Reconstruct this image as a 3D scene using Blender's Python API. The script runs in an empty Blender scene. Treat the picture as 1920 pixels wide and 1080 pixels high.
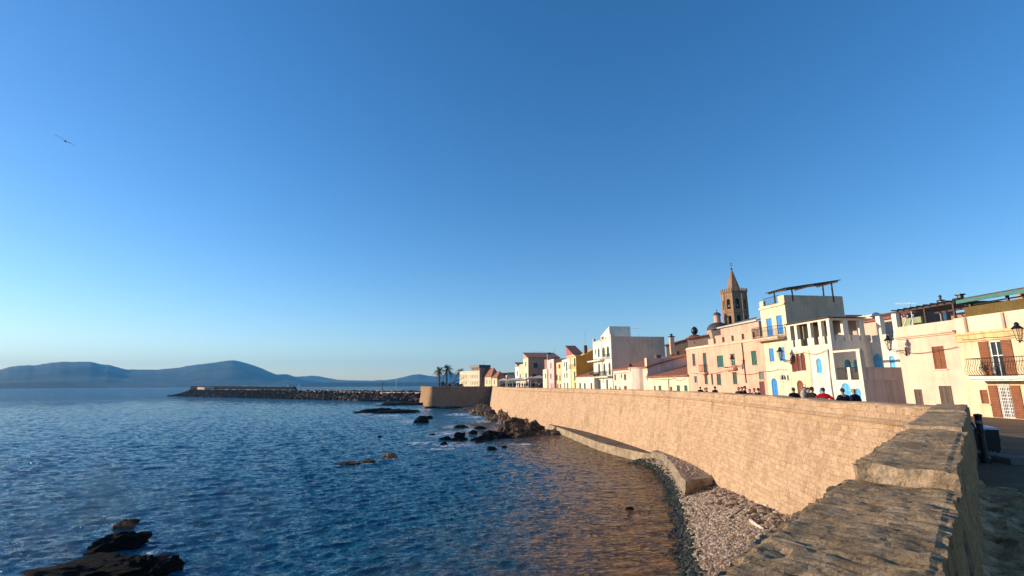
import bpy, bmesh, math, random
from mathutils import Vector, noise, Matrix
R = math.radians
scene = bpy.context.scene
COL = scene.collection

# ---------------------------------------------------------------- camera model (used to survey the place)
F = 930.; TP = math.atan(180.7/930); ROLL = -0.0045; CZ = 2.0
def ray(u, v):
    x = (u-960)/F; y = (540-v)/F
    c, s = math.cos(ROLL), math.sin(ROLL)
    x, y = x*c-y*s, y*c+x*s
    return Vector((x, math.cos(TP)-y*math.sin(TP), math.sin(TP)+y*math.cos(TP)))
def Pz(u, v, z):
    r = ray(u, v); k = (z-CZ)/r.z
    return Vector((r.x*k, r.y*k, z))
def PY(u, v, Y):
    r = ray(u, v); k = Y/r.y
    return Vector((r.x*k, Y, CZ+r.z*k))
def hit(u, v, P, E):
    """vertical plane through P along horizontal E -> (s along E, z)"""
    r = ray(u, v)
    det = r.x*(-E[1]) + r.y*E[0]
    k = (P[0]*(-E[1]) + P[1]*E[0])/det
    s = (r.x*k-P[0])*E[0] + (r.y*k-P[1])*E[1]
    return s, CZ+r.z*k
def D2(az): return Vector((math.sin(R(az)), math.cos(R(az))))

# ---------------------------------------------------------------- materials
MC = {}
def nt(name):
    m = bpy.data.materials.new(name); m.use_nodes = True
    t = m.node_tree; b = t.nodes['Principled BSDF']
    return m, t, b, t.nodes, t.links
def N(t, kind, **kw):
    n = t.nodes.new(kind)
    for k, v in kw.items():
        if k in n.inputs: n.inputs[k].default_value = v
        else: setattr(n, k, v)
    return n
def ramp(t, fac, stops):
    n = t.nodes.new('ShaderNodeValToRGB')
    e = n.color_ramp.elements
    while len(e) > 1: e.remove(e[-1])
    e[0].position = stops[0][0]; c = stops[0][1]; e[0].color = (*c, 1) if len(c) == 3 else c
    for p, c in stops[1:]:
        x = e.new(p); x.color = (*c, 1)
    t.links.new(fac, n.inputs[0]); return n
def mixc(t, fac, a, b, mode='MIX'):
    n = t.nodes.new('ShaderNodeMix'); n.data_type = 'RGBA'; n.blend_type = mode
    for i, x in ((0, fac), (6, a), (7, b)):
        if hasattr(x, 'links'): t.links.new(x, n.inputs[i])
        else: n.inputs[i].default_value = x if i == 0 else (*x[:3], 1)
    return n.outputs[2]
def mathn(t, op, a, b=None, clamp=False):
    n = t.nodes.new('ShaderNodeMath'); n.operation = op; n.use_clamp = clamp
    for i, x in ((0, a), (1, b)):
        if x is None: continue
        if hasattr(x, 'links'): t.links.new(x, n.inputs[i])
        else: n.inputs[i].default_value = x
    return n.outputs[0]
def coords(t, kind='Object', scale=(1, 1, 1)):
    c = t.nodes.new('ShaderNodeTexCoord'); m = t.nodes.new('ShaderNodeMapping')
    m.inputs['Scale'].default_value = scale
    t.links.new(c.outputs[kind], m.inputs[0]); return m.outputs[0]
def noisen(t, vec, scale, detail=4, rough=.55):
    n = N(t, 'ShaderNodeTexNoise', Scale=scale, Detail=detail, Roughness=rough)
    t.links.new(vec, n.inputs['Vector']); return n.outputs['Fac']
def bump(t, b, h, strength=.4, dist=.02, prev=None):
    n = N(t, 'ShaderNodeBump', Strength=strength, Distance=dist)
    t.links.new(h, n.inputs['Height'])
    if prev: t.links.new(prev.outputs[0], n.inputs['Normal'])
    t.links.new(n.outputs[0], b.inputs['Normal']); return n

def plaster(c, rough=.9, stain=.48):
    key = ('pl', c, stain)
    if key in MC: return MC[key]
    m, t, b, ns, ln = nt('plaster')
    v = coords(t)
    big = noisen(t, v, .35, 5, .6); fine = noisen(t, v, 9, 4, .6)
    streak = noisen(t, coords(t, 'Object', (2.2, 2.2, .18)), 1.4, 5, .65)
    d = tuple(x*.72 for x in c); l = tuple(min(.95, x*1.06) for x in c)
    a = ramp(t, big, [(.32, d), (.5, c), (.7, l)])
    s = ramp(t, streak, [(.30, (1-stain*.8, 1-stain*.85, 1-stain*.9)), (.52, (1, 1, 1))])
    o = mixc(t, 1.0, a.outputs[0], s.outputs[0], 'MULTIPLY')
    o = mixc(t, .25, o, ramp(t, fine, [(.35, tuple(x*.8 for x in c)), (.65, l)]).outputs[0])
    ln.new(o, b.inputs['Base Color']); b.inputs['Roughness'].default_value = rough
    b.inputs['Specular IOR Level'].default_value = .2
    bump(t, b, fine, .35, .02)
    MC[key] = m; return m
def paint(c, rough=.5, slat=0, vert=0, metal=0.):
    key = ('pa', c, rough, slat, vert, metal)
    if key in MC: return MC[key]
    m, t, b, ns, ln = nt('paint')
    v = coords(t); n1 = noisen(t, v, 3.5, 5, .6)
    a = ramp(t, n1, [(.3, tuple(x*.7 for x in c)), (.55, c), (.8, tuple(min(1, x*1.12) for x in c))])
    o = a.outputs[0]
    b.inputs['Roughness'].default_value = rough; b.inputs['Metallic'].default_value = metal
    if rough >= .85: b.inputs['Specular IOR Level'].default_value = .08
    if slat or vert:
        w = N(t, 'ShaderNodeTexWave', Scale=(slat or vert), Distortion=.2)
        w.bands_direction = 'Z' if slat else 'X'
        ln.new(v, w.inputs['Vector'])
        o = mixc(t, mathn(t, 'MULTIPLY', w.outputs['Fac'], .45), o, tuple(x*.45 for x in c))
        bump(t, b, w.outputs['Fac'], .6, .02)
    else: bump(t, b, n1, .15, .01)
    ln.new(o, b.inputs['Base Color'])
    MC[key] = m; return m
def glassm():
    if 'glass' in MC: return MC['glass']
    m, t, b, ns, ln = nt('window_glass')
    b.inputs['Base Color'].default_value = (.025, .032, .035, 1); b.inputs['Roughness'].default_value = .06
    n1 = noisen(t, coords(t), 1.5, 2); bump(t, b, n1, .1, .02)
    MC['glass'] = m; return m
def tilem(c=(.36, .13, .065)):
    key = ('ti', c)
    if key in MC: return MC[key]
    m, t, b, ns, ln = nt('roof_tiles')
    v = coords(t)
    w = N(t, 'ShaderNodeTexWave', Scale=1.6, Distortion=.4); w.bands_direction = 'X'; ln.new(v, w.inputs['Vector'])
    w2 = N(t, 'ShaderNodeTexWave', Scale=1.6, Distortion=.4); w2.bands_direction = 'Y'; ln.new(v, w2.inputs['Vector'])
    n1 = noisen(t, v, 1.2, 6, .7); n2 = noisen(t, v, 7, 2)
    a = ramp(t, n1, [(.3, tuple(x*.45 for x in c)), (.5, c), (.72, (c[0]*1.5, c[1]*1.7, c[2]*1.8))])
    o = mixc(t, .4, a.outputs[0], ramp(t, n2, [(.4, tuple(x*.5 for x in c)), (.6, (c[0]*1.5, c[1]*1.4, c[2]*1.3))]).outputs[0])
    o = mixc(t, mathn(t, 'MULTIPLY', w.outputs['Fac'], .35), o, tuple(x*.4 for x in c))
    ln.new(o, b.inputs['Base Color']); b.inputs['Roughness'].default_value = .85
    bp = bump(t, b, w.outputs['Fac'], .8, .06); bump(t, b, w2.outputs['Fac'], .3, .03, bp)
    MC[key] = m; return m
def stonem(name, c, dark, light, kind='block', bw=.62, rh=.3, bumps=.7, uvk='UV', sc=1., mortar=.014):
    if name in MC: return MC[name]
    m, t, b, ns, ln = nt(name)
    v = coords(t, uvk); o3 = coords(t, 'Object')
    # slight waviness so the courses are not ruler straight
    wn = N(t, 'ShaderNodeTexNoise', Scale=1.1, Detail=3); ln.new(v, wn.inputs['Vector'])
    vm = N(t, 'ShaderNodeVectorMath', operation='SCALE'); ln.new(wn.outputs['Color'], vm.inputs[0]); vm.inputs['Scale'].default_value = .2
    va = N(t, 'ShaderNodeVectorMath', operation='ADD'); ln.new(v, va.inputs[0]); ln.new(vm.outputs[0], va.inputs[1])
    br = N(t, 'ShaderNodeTexBrick', Scale=sc); ln.new(va.outputs[0], br.inputs['Vector'])
    br.inputs['Brick Width'].default_value = bw; br.inputs['Row Height'].default_value = rh
    br.inputs['Mortar Size'].default_value = mortar; br.inputs['Mortar Smooth'].default_value = .6; br.inputs['Bias'].default_value = -.1
    br.inputs['Color1'].default_value = (*light, 1); br.inputs['Color2'].default_value = (*dark, 1)
    br.inputs['Mortar'].default_value = (*tuple(x*.55 for x in dark), 1)
    n1 = noisen(t, o3, .25, 6, .65); n2 = noisen(t, o3, 4.2, 8, .78); n3 = noisen(t, o3, 16, 5, .7)
    o = mixc(t, .55, br.outputs['Color'], ramp(t, n2, [(.28, dark), (.5, c), (.7, light)]).outputs[0])
    o = mixc(t, 1., o, ramp(t, n1, [(.3, (.86, .84, .82)), (.5, (1, 1, 1)), (.7, (1.05, 1.04, 1.02))]).outputs[0], 'MULTIPLY')
    stn_ = noisen(t, coords(t, 'Object', (1, 1, .14)), .9, 6, .7)
    o = mixc(t, 1., o, ramp(t, stn_, [(.34, (.70, .68, .64)), (.46, (1, 1, 1)), (.66, (1.04, 1.04, 1.05))]).outputs[0], 'MULTIPLY')
    pt = noisen(t, o3, .55, 3, .5)
    o = mixc(t, ramp(t, pt, [(.58, (0, 0, 0)), (.66, (.65, .65, .65))]).outputs[0], o, ramp(t, n2, [(.3, tuple(x*.85 for x in c)), (.6, light)]).outputs[0])
    # scattered eroded pits and pale patches
    n4 = noisen(t, o3, 3.4, 7, .8)
    o = mixc(t, ramp(t, n4, [(.56, (0, 0, 0)), (.63, (.75, .75, .75))]).outputs[0], o, tuple(min(.9, x*1.25) for x in light))
    o = mixc(t, ramp(t, n3, [(.36, (.9, .9, .9)), (.44, (0, 0, 0))]).outputs[0], o, tuple(x*.5 for x in dark))
    ln.new(o, b.inputs['Base Color']); b.inputs['Roughness'].default_value = .95; b.inputs['Specular IOR Level'].default_value = .15
    bp = bump(t, b, mathn(t, 'SUBTRACT', 1., br.outputs['Fac']), bumps, .03)
    bp = bump(t, b, n2, bumps, .10, bp); bump(t, b, n3, bumps, .03, bp)
    MC[name] = m; return m
def roughm(name, cols, scale=2., bumps=.8, dist=.05, aniso=(1, 1, 1), rough=.95, fine=14.):
    if name in MC: return MC[name]
    m, t, b, ns, ln = nt(name)
    v = coords(t, 'Object', aniso)
    n1 = noisen(t, v, scale, 8, .7); n2 = noisen(t, v, fine, 6, .75); n3 = noisen(t, coords(t), scale*.25, 3)
    k = len(cols)
    o = ramp(t, n1, [(.28+.44*i/(k-1), cols[i]) for i in range(k)]).outputs[0]
    o = mixc(t, 1., o, ramp(t, n2, [(.3, (.45, .43, .4)), (.5, (1, 1, 1)), (.75, (1.25, 1.22, 1.15))]).outputs[0], 'MULTIPLY')
    o = mixc(t, 1., o, ramp(t, n3, [(.35, (.75, .74, .72)), (.6, (1.05, 1.04, 1.03))]).outputs[0], 'MULTIPLY')
    ln.new(o, b.inputs['Base Color']); b.inputs['Roughness'].default_value = rough; b.inputs['Specular IOR Level'].default_value = .08
    bp = bump(t, b, n1, bumps, dist); bump(t, b, n2, bumps, dist*.35, bp)
    MC[name] = m; return m

CREAM = (.76, .62, .43); WHITE = (.80, .74, .64); PINK = (.74, .45, .33); PEACH = (.76, .54, .36)
BEIGE = (.76, .60, .46); YELLOW = (.78, .60, .33); OCHRE = (.52, .29, .04)
M = dict(
    blue=paint((.03, .27, .68), .5, vert=1.4), skyblue=paint((.10, .48, .80), .5, vert=1.1), teal=paint((.02, .26, .38), .5),
    green=paint((.03, .13, .10), .55, slat=3.2), dgreen=paint((.05, .09, .07), .55, slat=3.2),
    maroon=paint((.20, .035, .018), .5, slat=3.2), brown=paint((.27, .085, .025), .5, slat=3.5), dbrown=paint((.11, .065, .045), .6, vert=1.5),
    doorred=paint((.18, .03, .02), .5, vert=1.5), grey=paint((.22, .20, .19), .6, slat=3.2),
    wht=paint((.8, .77, .72), .6), iron=paint((.015, .014, .014), .5, metal=.3), iron2=paint((.05, .035, .025), .6, metal=.3),
    black=paint((.008, .008, .009), .45), glass=glassm(), tile=tilem(), tile2=tilem((.22, .075, .06)),
    wood=paint((.10, .055, .03), .8, vert=.8), greenroof=paint((.02, .14, .10), .5), darkcloth=paint((.012, .013, .018), .9),
)

# ---------------------------------------------------------------- mesh builder
class MB:
    def __init__(s): s.v = []; s.f = []; s.m = []; s.uv = {}
    def add(s, vs, fs, m=0):
        n = len(s.v); s.v += [tuple(x) for x in vs]
        for f in fs: s.f.append(tuple(i+n for i in f)); s.m.append(m)
    def poly(s, vs, m=0): s.add(vs, [tuple(range(len(vs)))], m)
    def box(s, x0, x1, y0, y1, z0, z1, m=0):
        s.add([(x0, y0, z0), (x1, y0, z0), (x1, y1, z0), (x0, y1, z0), (x0, y0, z1), (x1, y0, z1), (x1, y1, z1), (x0, y1, z1)],
              [(0, 3, 2, 1), (4, 5, 6, 7), (0, 1, 5, 4), (1, 2, 6, 5), (2, 3, 7, 6), (3, 0, 4, 7)], m)
    def hexa(s, a, b, m=0):
        """a, b: 4-point bottom and top rings"""
        s.add(list(a)+list(b), [(0, 3, 2, 1), (4, 5, 6, 7), (0, 1, 5, 4), (1, 2, 6, 5), (2, 3, 7, 6), (3, 0, 4, 7)], m)
    def prism(s, ring0, ring1, m=0):
        n = len(ring0)
        s.add(list(ring0)+list(ring1), [tuple(range(n-1, -1, -1)), tuple(range(n, 2*n))]+[(i, (i+1) % n, n+(i+1) % n, n+i) for i in range(n)], m)
    def tube(s, pts, r, n=6, m=0, r1=None):
        pts = [Vector(p) for p in pts]; k = len(pts); rings = []
        for i, p in enumerate(pts):
            d = (pts[min(i+1, k-1)]-pts[max(i-1, 0)]).normalized()
            a = d.cross(Vector((0, 0, 1)))
            if a.length < 1e-3: a = d.cross(Vector((1, 0, 0)))
            a.normalize(); b = d.cross(a)
            rr = r if r1 is None else r+(r1-r)*i/(k-1)
            rings.append([p+(a*math.cos(2*math.pi*j/n)+b*math.sin(2*math.pi*j/n))*rr for j in range(n)])
        vs = [q for ring in rings for q in ring]
        fs = [(i*n+j, i*n+(j+1) % n, (i+1)*n+(j+1) % n, (i+1)*n+j) for i in range(k-1) for j in range(n)]
        fs += [tuple(range(n-1, -1, -1)), tuple(range((k-1)*n, k*n))]
        s.add(vs, fs, m)
    def lathe(s, prof, c=(0, 0, 0), n=12, m=0):
        vs = []; fs = []
        for r, z in prof:
            for j in range(n):
                a = 2*math.pi*j/n; vs.append((c[0]+r*math.cos(a), c[1]+r*math.sin(a), c[2]+z))
        for i in range(len(prof)-1):
            for j in range(n): fs.append((i*n+j, i*n+(j+1) % n, (i+1)*n+(j+1) % n, (i+1)*n+j))
        fs.append(tuple(range((len(prof)-1)*n, len(prof)*n))); fs.append(tuple(range(n-1, -1, -1)))
        s.add(vs, fs, m)
    def ico(s, c, rad, sub=1, jit=0., seed=0, m=0, rnd=None):
        key = sub
        if key not in MB.cache:
            bm = bmesh.new(); bmesh.ops.create_icosphere(bm, subdivisions=sub, radius=1)
            bm.verts.ensure_lookup_table()
            MB.cache[key] = ([v.co.copy() for v in bm.verts], [tuple(v.index for v in f.verts) for f in bm.faces]); bm.free()
        vs, fs = MB.cache[key]
        rr = rnd or random
        s.add([(c[0]+v.x*rad[0]*(1+rr.uniform(-jit, jit)), c[1]+v.y*rad[1]*(1+rr.uniform(-jit, jit)), c[2]+v.z*rad[2]*(1+rr.uniform(-jit, jit))) for v in vs], fs, m)
    def build(s, name, mats, parent=None, smooth=False, recalc=True):
        me = bpy.data.meshes.new(name); me.from_pydata(s.v, [], s.f)
        if not isinstance(mats, (list, tuple)): mats = [mats]
        for m in mats: me.materials.append(m)
        me.polygons.foreach_set('material_index', s.m)
        if recalc:
            bm = bmesh.new(); bm.from_mesh(me); bmesh.ops.recalc_face_normals(bm, faces=bm.faces); bm.to_mesh(me); bm.free()
        if smooth: me.polygons.foreach_set('use_smooth', [True]*len(me.polygons))
        o = bpy.data.objects.new(name, me); COL.objects.link(o)
        if parent: o.parent = parent
        return o
MB.cache = {}
def tag(o, label=None, cat=None, group=None, kind=None):
    if label: o['label'] = label
    if cat: o['category'] = cat
    if group: o['group'] = group
    if kind: o['kind'] = kind
    return o
def empty(name, loc, rz=0., label=None, cat=None, group=None):
    o = bpy.data.objects.new(name, None); COL.objects.link(o); o.location = loc; o.rotation_euler.z = rz
    o.empty_display_size = .3
    return tag(o, label, cat, group)
def copy_tree(o, parent=None):
    c = o.copy(); COL.objects.link(c); c.parent = parent
    for ch in list(o.children): copy_tree(ch, c)
    return c

# ---------------------------------------------------------------- wall faces with real openings
def face(mb, O, ex, en, W0, W1, Z0, Z1, ops, rev=.16, m=0):
    """O origin, ex along, en inward. ops: (s0,s1,z0,z1,arch)"""
    O = Vector(O); ex = Vector(ex); en = Vector(en); ez = Vector((0, 0, 1))
    P = lambda s, z, d=0.: O+ex*s+ez*z+en*d
    ops = [(max(W0+.02, a), min(W1-.02, b), max(Z0+.01, c), min(Z1-.02, d), e) for a, b, c, d, e in ops]
    ops = [o for o in ops if o[1]-o[0] > .05 and o[3]-o[2] > .05]
    S = sorted(set([W0, W1]+[x for o in ops for x in o[:2]])); Z = sorted(set([Z0, Z1]+[x for o in ops for x in o[2:4]]))
    for i in range(len(S)-1):
        for j in range(len(Z)-1):
            cs = (S[i]+S[i+1])/2; cz = (Z[j]+Z[j+1])/2
            if any(o[0] < cs < o[1] and o[2] < cz < o[3] for o in ops): continue
            mb.poly([P(S[i], Z[j]), P(S[i+1], Z[j]), P(S[i+1], Z[j+1]), P(S[i], Z[j+1])], m)
    for s0, s1, z0, z1, arch in ops:
        if arch:
            r = (s1-s0)/2; rz = min(r, (z1-z0)*.6)*(1.15 if arch == 2 else 1.); c = (s0+s1)/2; zs = z1-rz
            arc = [(c-r*math.cos(math.pi*k/10), zs+rz*math.sin(math.pi*k/10)) for k in range(11)]
            mb.poly([P(s0, z1)]+[P(*a) for a in arc[:6]], m); mb.poly([P(s1, z1)]+[P(*a) for a in reversed(arc[5:])], m)
            loop = [(s0, z0)]+arc+[(s1, z0)]
        else: loop = [(s0, z0), (s0, z1), (s1, z1), (s1, z0)]
        for a, b in zip(loop, loop[1:]+loop[:1]):
            mb.poly([P(*a), P(*b), P(*b, rev), P(*a, rev)], m)

def panel_loop(s0, s1, z0, z1, arch):
    if not arch: return [(s0, z0), (s0, z1), (s1, z1), (s1, z0)]
    r = (s1-s0)/2; rz = min(r, (z1-z0)*.6)*(1.15 if arch == 2 else 1.); c = (s0+s1)/2; zs = z1-rz
    return [(s0, z0)]+[(c-r*math.cos(math.pi*k/10), zs+rz*math.sin(math.pi*k/10)) for k in range(11)]+[(s1, z0)]

class House:
    """one building: local x along its street front (far end -> near end), y inward, z up"""
    def __init__(h, name, label, P0, P1, depth, z1, mat, cat='house', z0=-.05, roof='flat', rise=1.5, roofmat=None, trim=None, group=None, sidemat=None):
        h.P0 = Vector(P0[:2]); h.P1 = Vector(P1[:2]); h.E = (h.P1-h.P0).normalized(); h.W = (h.P1-h.P0).length
        h.I = Vector((-h.E.y, h.E.x)); h.depth = depth; h.z0 = z0; h.z1 = z1; h.mat = mat
        h.root = empty(name, (h.P0.x, h.P0.y, 0), math.atan2(h.E.y, h.E.x), label, cat, group)
        h.front = []; h.side = []; h.wins = []; h.roof = roof; h.rise = rise; h.roofmat = roofmat or M['tile']; h.trim = trim
        h.sidemat = sidemat  # optional side tone; most carry the shade of that side in the colour
    def hf(h, u, v): return hit(u, v, h.P0, h.E)
    def hs(h, u, v):
        return hit(u, v, h.P1, h.I)
    def w(h, uc, vc, wp, hp, kind='shutter', mat='green', side=False, arch=0, name='window', detail=True, down=False, label=None, rev=.16):
        f = h.hs if side else h.hf
        s0 = f(uc-wp/2, vc)[0]; s1 = f(uc+wp/2, vc)[0]; z1 = f(uc, vc-hp/2)[1]; z0 = f(uc, vc+hp/2)[1]
        if down: z0 = .03
        h.wl(s0, s1, z0, z1, kind, mat, side, arch, name, detail, label, rev)
    def wl(h, s0, s1, z0, z1, kind='shutter', mat='green', side=False, arch=0, name='window', detail=True, label=None, rev=.16):
        (h.side if side else h.front).append((s0, s1, z0, z1, arch, rev))
        h.wins.append((s0, s1, z0, z1, kind, M[mat] if isinstance(mat, str) else mat, side, arch, name, detail, label, rev))
    def finish(h):
        mb = MB(); W = h.W; D = h.depth; z0 = h.z0; z1 = h.z1
        face(mb, (0, 0, 0), (1, 0, 0), (0, 1, 0), 0, W, z0, z1, [o[:5] for o in h.front], .16)
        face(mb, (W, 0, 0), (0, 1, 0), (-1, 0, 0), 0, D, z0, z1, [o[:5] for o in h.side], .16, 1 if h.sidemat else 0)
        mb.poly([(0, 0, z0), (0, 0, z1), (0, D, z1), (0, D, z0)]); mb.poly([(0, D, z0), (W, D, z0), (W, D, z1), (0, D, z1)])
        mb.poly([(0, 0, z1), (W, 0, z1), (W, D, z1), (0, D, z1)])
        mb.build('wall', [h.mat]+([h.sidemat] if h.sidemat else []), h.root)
        ov = .25; t = .14; r = h.rise; rb = MB(); zz = z1+.004
        if h.roof == 'front':    # low over the street front, high at the back
            rb.hexa([(-ov, -ov, zz-.06), (W+ov, -ov, zz-.06), (W+ov, D, zz+r-t), (-ov, D, zz+r-t)], [(-ov, -ov, zz+t), (W+ov, -ov, zz+t), (W+ov, D, zz+r), (-ov, D, zz+r)])
        elif h.roof == 'near':   # high at the far end, low at the near end
            rb.hexa([(-.05, -ov, zz+r-t), (W+ov, -ov, zz-.08), (W+ov, D+ov, zz-.08), (-.05, D+ov, zz+r-t)], [(-.05, -ov, zz+r), (W+ov, -ov, zz+t), (W+ov, D+ov, zz+t), (-.05, D+ov, zz+r)])
        elif h.roof == 'hip':
            a = min(W, D)*.45
            base = [(-ov, -ov, zz), (W+ov, -ov, zz), (W+ov, D+ov, zz), (-ov, D+ov, zz)]
            if W > D: rd = [(a, D/2, zz+r), (W-a, D/2, zz+r)]; fs = [(0, 1, 5, 4), (1, 2, 5), (2, 3, 4, 5), (3, 0, 4), (0, 3, 2, 1)]
            else: rd = [(W/2, a, zz+r), (W/2, D-a, zz+r)]; fs = [(0, 1, 4), (1, 2, 5, 4), (2, 3, 5), (3, 0, 4, 5), (0, 3, 2, 1)]
            rb.add(base+rd, fs)
        elif h.roof == 'gable':  # ridge runs inward
            rb.add([(-ov, -ov, zz), (W+ov, -ov, zz), (W/2, -ov, zz+r), (-ov, D+ov, zz), (W+ov, D+ov, zz), (W/2, D+ov, zz+r)], [(0, 1, 2), (3, 5, 4), (0, 2, 5, 3), (1, 4, 5, 2), (0, 3, 4, 1)])
        if rb.v: rb.build('roof', [h.roofmat], h.root)
        if h.roof in ('near', 'front'):
            g = MB()
            if h.roof == 'near': g.prism([(0, 0, z1+.002), (W, 0, z1+.002), (0, 0, z1+r-t-.02)], [(0, D, z1+.002), (W, D, z1+.002), (0, D, z1+r-t-.02)])
            else: g.prism([(0, 0, z1+.002), (0, D, z1+.002), (0, D, z1+r-t-.02)], [(W, 0, z1+.002), (W, D, z1+.002), (W, D, z1+r-t-.02)])
            g.build('gable', [h.sidemat or h.mat], h.root)
        if h.trim:
            c = MB(); c.box(-.08, W+.08, -.14, -.003, z1-.22, z1+.05); c.box(-.04, W+.04, -.07, -.004, z1-.34, z1-.223)
            c.build('cornice', [h.trim], h.root)
        for wd in h.wins: h.window(*wd)
        return h
    def window(h, s0, s1, z0, z1, kind, mat, side, arch, name, detail, label, rev):
        W = h.W; D = h.depth
        if side: T = lambda s, z, d: (W-d, s, z); s0 = max(s0, .02); s1 = min(s1, D-.02)
        else: T = lambda s, z, d: (s, d, z); s0 = max(s0, .02); s1 = min(s1, W-.02)
        z1 = min(z1, h.z1-.02)
        if s1-s0 < .05 or z1-z0 < .05: return
        def bx(mb, a, b, c, d, e, f, m=0):
            mb.hexa([T(a, c, e), T(b, c, e), T(b, c, f), T(a, c, f)], [T(a, d, e), T(b, d, e), T(b, d, f), T(a, d, f)], m)
        fr = MB(); w = s1-s0; t = min(.07, w*.1)
        loop = panel_loop(s0, s1, z0, z1, arch)
        far = not detail
        if far:
            fr.prism([T(a, b, .10) for a, b in loop], [T(a, b, .15) for a, b in loop], 0)
            if z0 > .3: bx(fr, s0-.06, s1+.06, z0-.07, z0-.003, -.05, .1, 1)
            o = fr.build(name, [mat, h.trim or h.mat], h.root)
            if label: o['label'] = label
            return
        # sill / threshold and frame
        if z0 > .3: bx(fr, s0-.08, s1+.08, z0-.08, z0-.003, -.07, .12)
        cx = (s0+s1)/2; cz = (z0+z1)/2
        ins = []
        for a, b in loop: ins.append((cx+(a-cx)*(1-2*t/w), z0+(b-z0)*(1-t/(z1-z0)*1.0) if b > z0+.01 else z0+t*.6))
        n = len(loop)
        for k in range(n):
            a, b = loop[k], loop[(k+1) % n]; c, d = ins[(k+1) % n], ins[k]
            fr.hexa([T(*a, .05), T(*b, .05), T(*c, .05), T(*d, .05)], [T(*a, .15), T(*b, .15), T(*c, .15), T(*d, .15)], 1)
        fmat = M['wht'] if kind in ('glass', 'open') else mat
        wo = fr.build(name, [h.trim or h.mat, fmat], h.root)
        if label: wo['label'] = label
        if kind in ('shutter', 'door'):
            for side_ in (0, 1):
                q = MB()
                if w < .55 and side_: continue
                lo = [(a, b) for a, b in ins]
                if w >= .55:
                    g = .012
                    if side_ == 0: lo = [(min(a, cx-g), b) for a, b in ins]
                    else: lo = [(max(a, cx+g), b) for a, b in ins]
                    cl = []
                    for p in lo:
                        if not cl or (abs(p[0]-cl[-1][0])+abs(p[1]-cl[-1][1])) > 1e-4: cl.append(p)
                    # collapse the flattened half
                    edge = cx-g if side_ == 0 else cx+g
                    e = [p for p in cl if abs(p[0]-edge) < 1e-6]; o_ = [p for p in cl if abs(p[0]-edge) >= 1e-6]
                    if e and o_:
                        zt = max(p[1] for p in ins) if not arch else max(p[1] for p in ins)
                        zb = min(p[1] for p in e)
                        if side_ == 0: lo = [(edge, zb)]+o_+[(edge, zt)]
                        else: lo = [(edge, zt)]+o_+[(edge, zb)]
                    # order check by angle
                    mx = sum(p[0] for p in lo)/len(lo); mz = sum(p[1] for p in lo)/len(lo)
                    lo = sorted(set(lo), key=lambda p: math.atan2(p[1]-mz, p[0]-mx))
                q.prism([T(a, b, .07) for a, b in lo], [T(a, b, .11) for a, b in lo])
                q.build('shutter' if kind == 'shutter' else 'door_leaf', [mat], wo)
        else:
            q = MB(); q.prism([T(a, b, .11) for a, b in ins], [T(a, b, .13) for a, b in ins]); q.build('pane', [M['glass']], wo)
            q = MB(); bx(q, cx-.025, cx+.025, z0+t, z1-t, .085, .108)
            if z1-z0 > 1.2: bx(q, s0+t, s1-t, z0+(z1-z0)*.62, z0+(z1-z0)*.62+.04, .084, .107)
            q.build('mullion', [M['wht']], wo)
        if kind == 'open':
            for sg in (0, 1):
                q = MB(); a, b = (s0-w*.8, s0-.02) if sg == 0 else (s1+.02, s1+w*.8)
                bx(q, a, b, z0, z1, -.05, -.012); q.build('shutter', [mat], wo)
    def rail(h, s0, s1, zb, zt, y0, name='railing', mat=None, step=.13, bulge=0., ends=True, parent=None, rad=.014):
        mb = MB(); r = rad
        def post(x, y, ox, oy):
            if bulge:
                H = zt-zb
                pts = [(x+ox*bulge*a, y+oy*bulge*a, zb+H*k) for a, k in ((0, 0), (.55, .12), (1., .3), (.7, .5), (.1, .68), (-.15, .82), (0, 1))]
                mb.tube(pts, r, 4)
            else: mb.tube([(x, y, zb), (x, y, zt)], r, 4)
        n = max(1, int((s1-s0)/step))
        for i in range(n+1): post(s0+(s1-s0)*i/n, y0, 0, -1)
        if ends:
            k = max(1, int(abs(y0)/step))
            for x, o in ((s0, -1), (s1, 1)):
                for i in range(1, k): post(x, y0*i/k, o, 0)
        for z in (zb, zt):
            pts = [(s0, y0, z), (s1, y0, z)]
            if ends: pts = [(s0, -.01, z)]+pts+[(s1, -.01, z)]
            for a, b in zip(pts, pts[1:]): mb.tube([a, b], r*1.5, 4)
        return mb.build(name, [mat or M['iron']], parent or h.root)
    def balcony(h, s0, s1, z, proj=.9, zt=1.0, mat=None, bulge=0., slabmat=None, step=.13):
        mb = MB(); mb.box(s0, s1, -proj, -.003, z-.16, z); mb.box(s0+.08, s1-.08, -proj+.12, -.004, z-.26, z-.163)
        o = mb.build('balcony', [slabmat or h.trim or h.mat], h.root)
        h.rail(s0+.05, s1-.05, z+.06, z+zt, -proj+.06, mat=mat, bulge=bulge, parent=o, step=step)
        return o

def fp(u, v, L):
    """ground point where the sight line at (u,v) meets line L=(P,dir)"""
    s, z = hit(u, v, L[0], L[1]); return Vector(L[0])+Vector(L[1])*s

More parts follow.
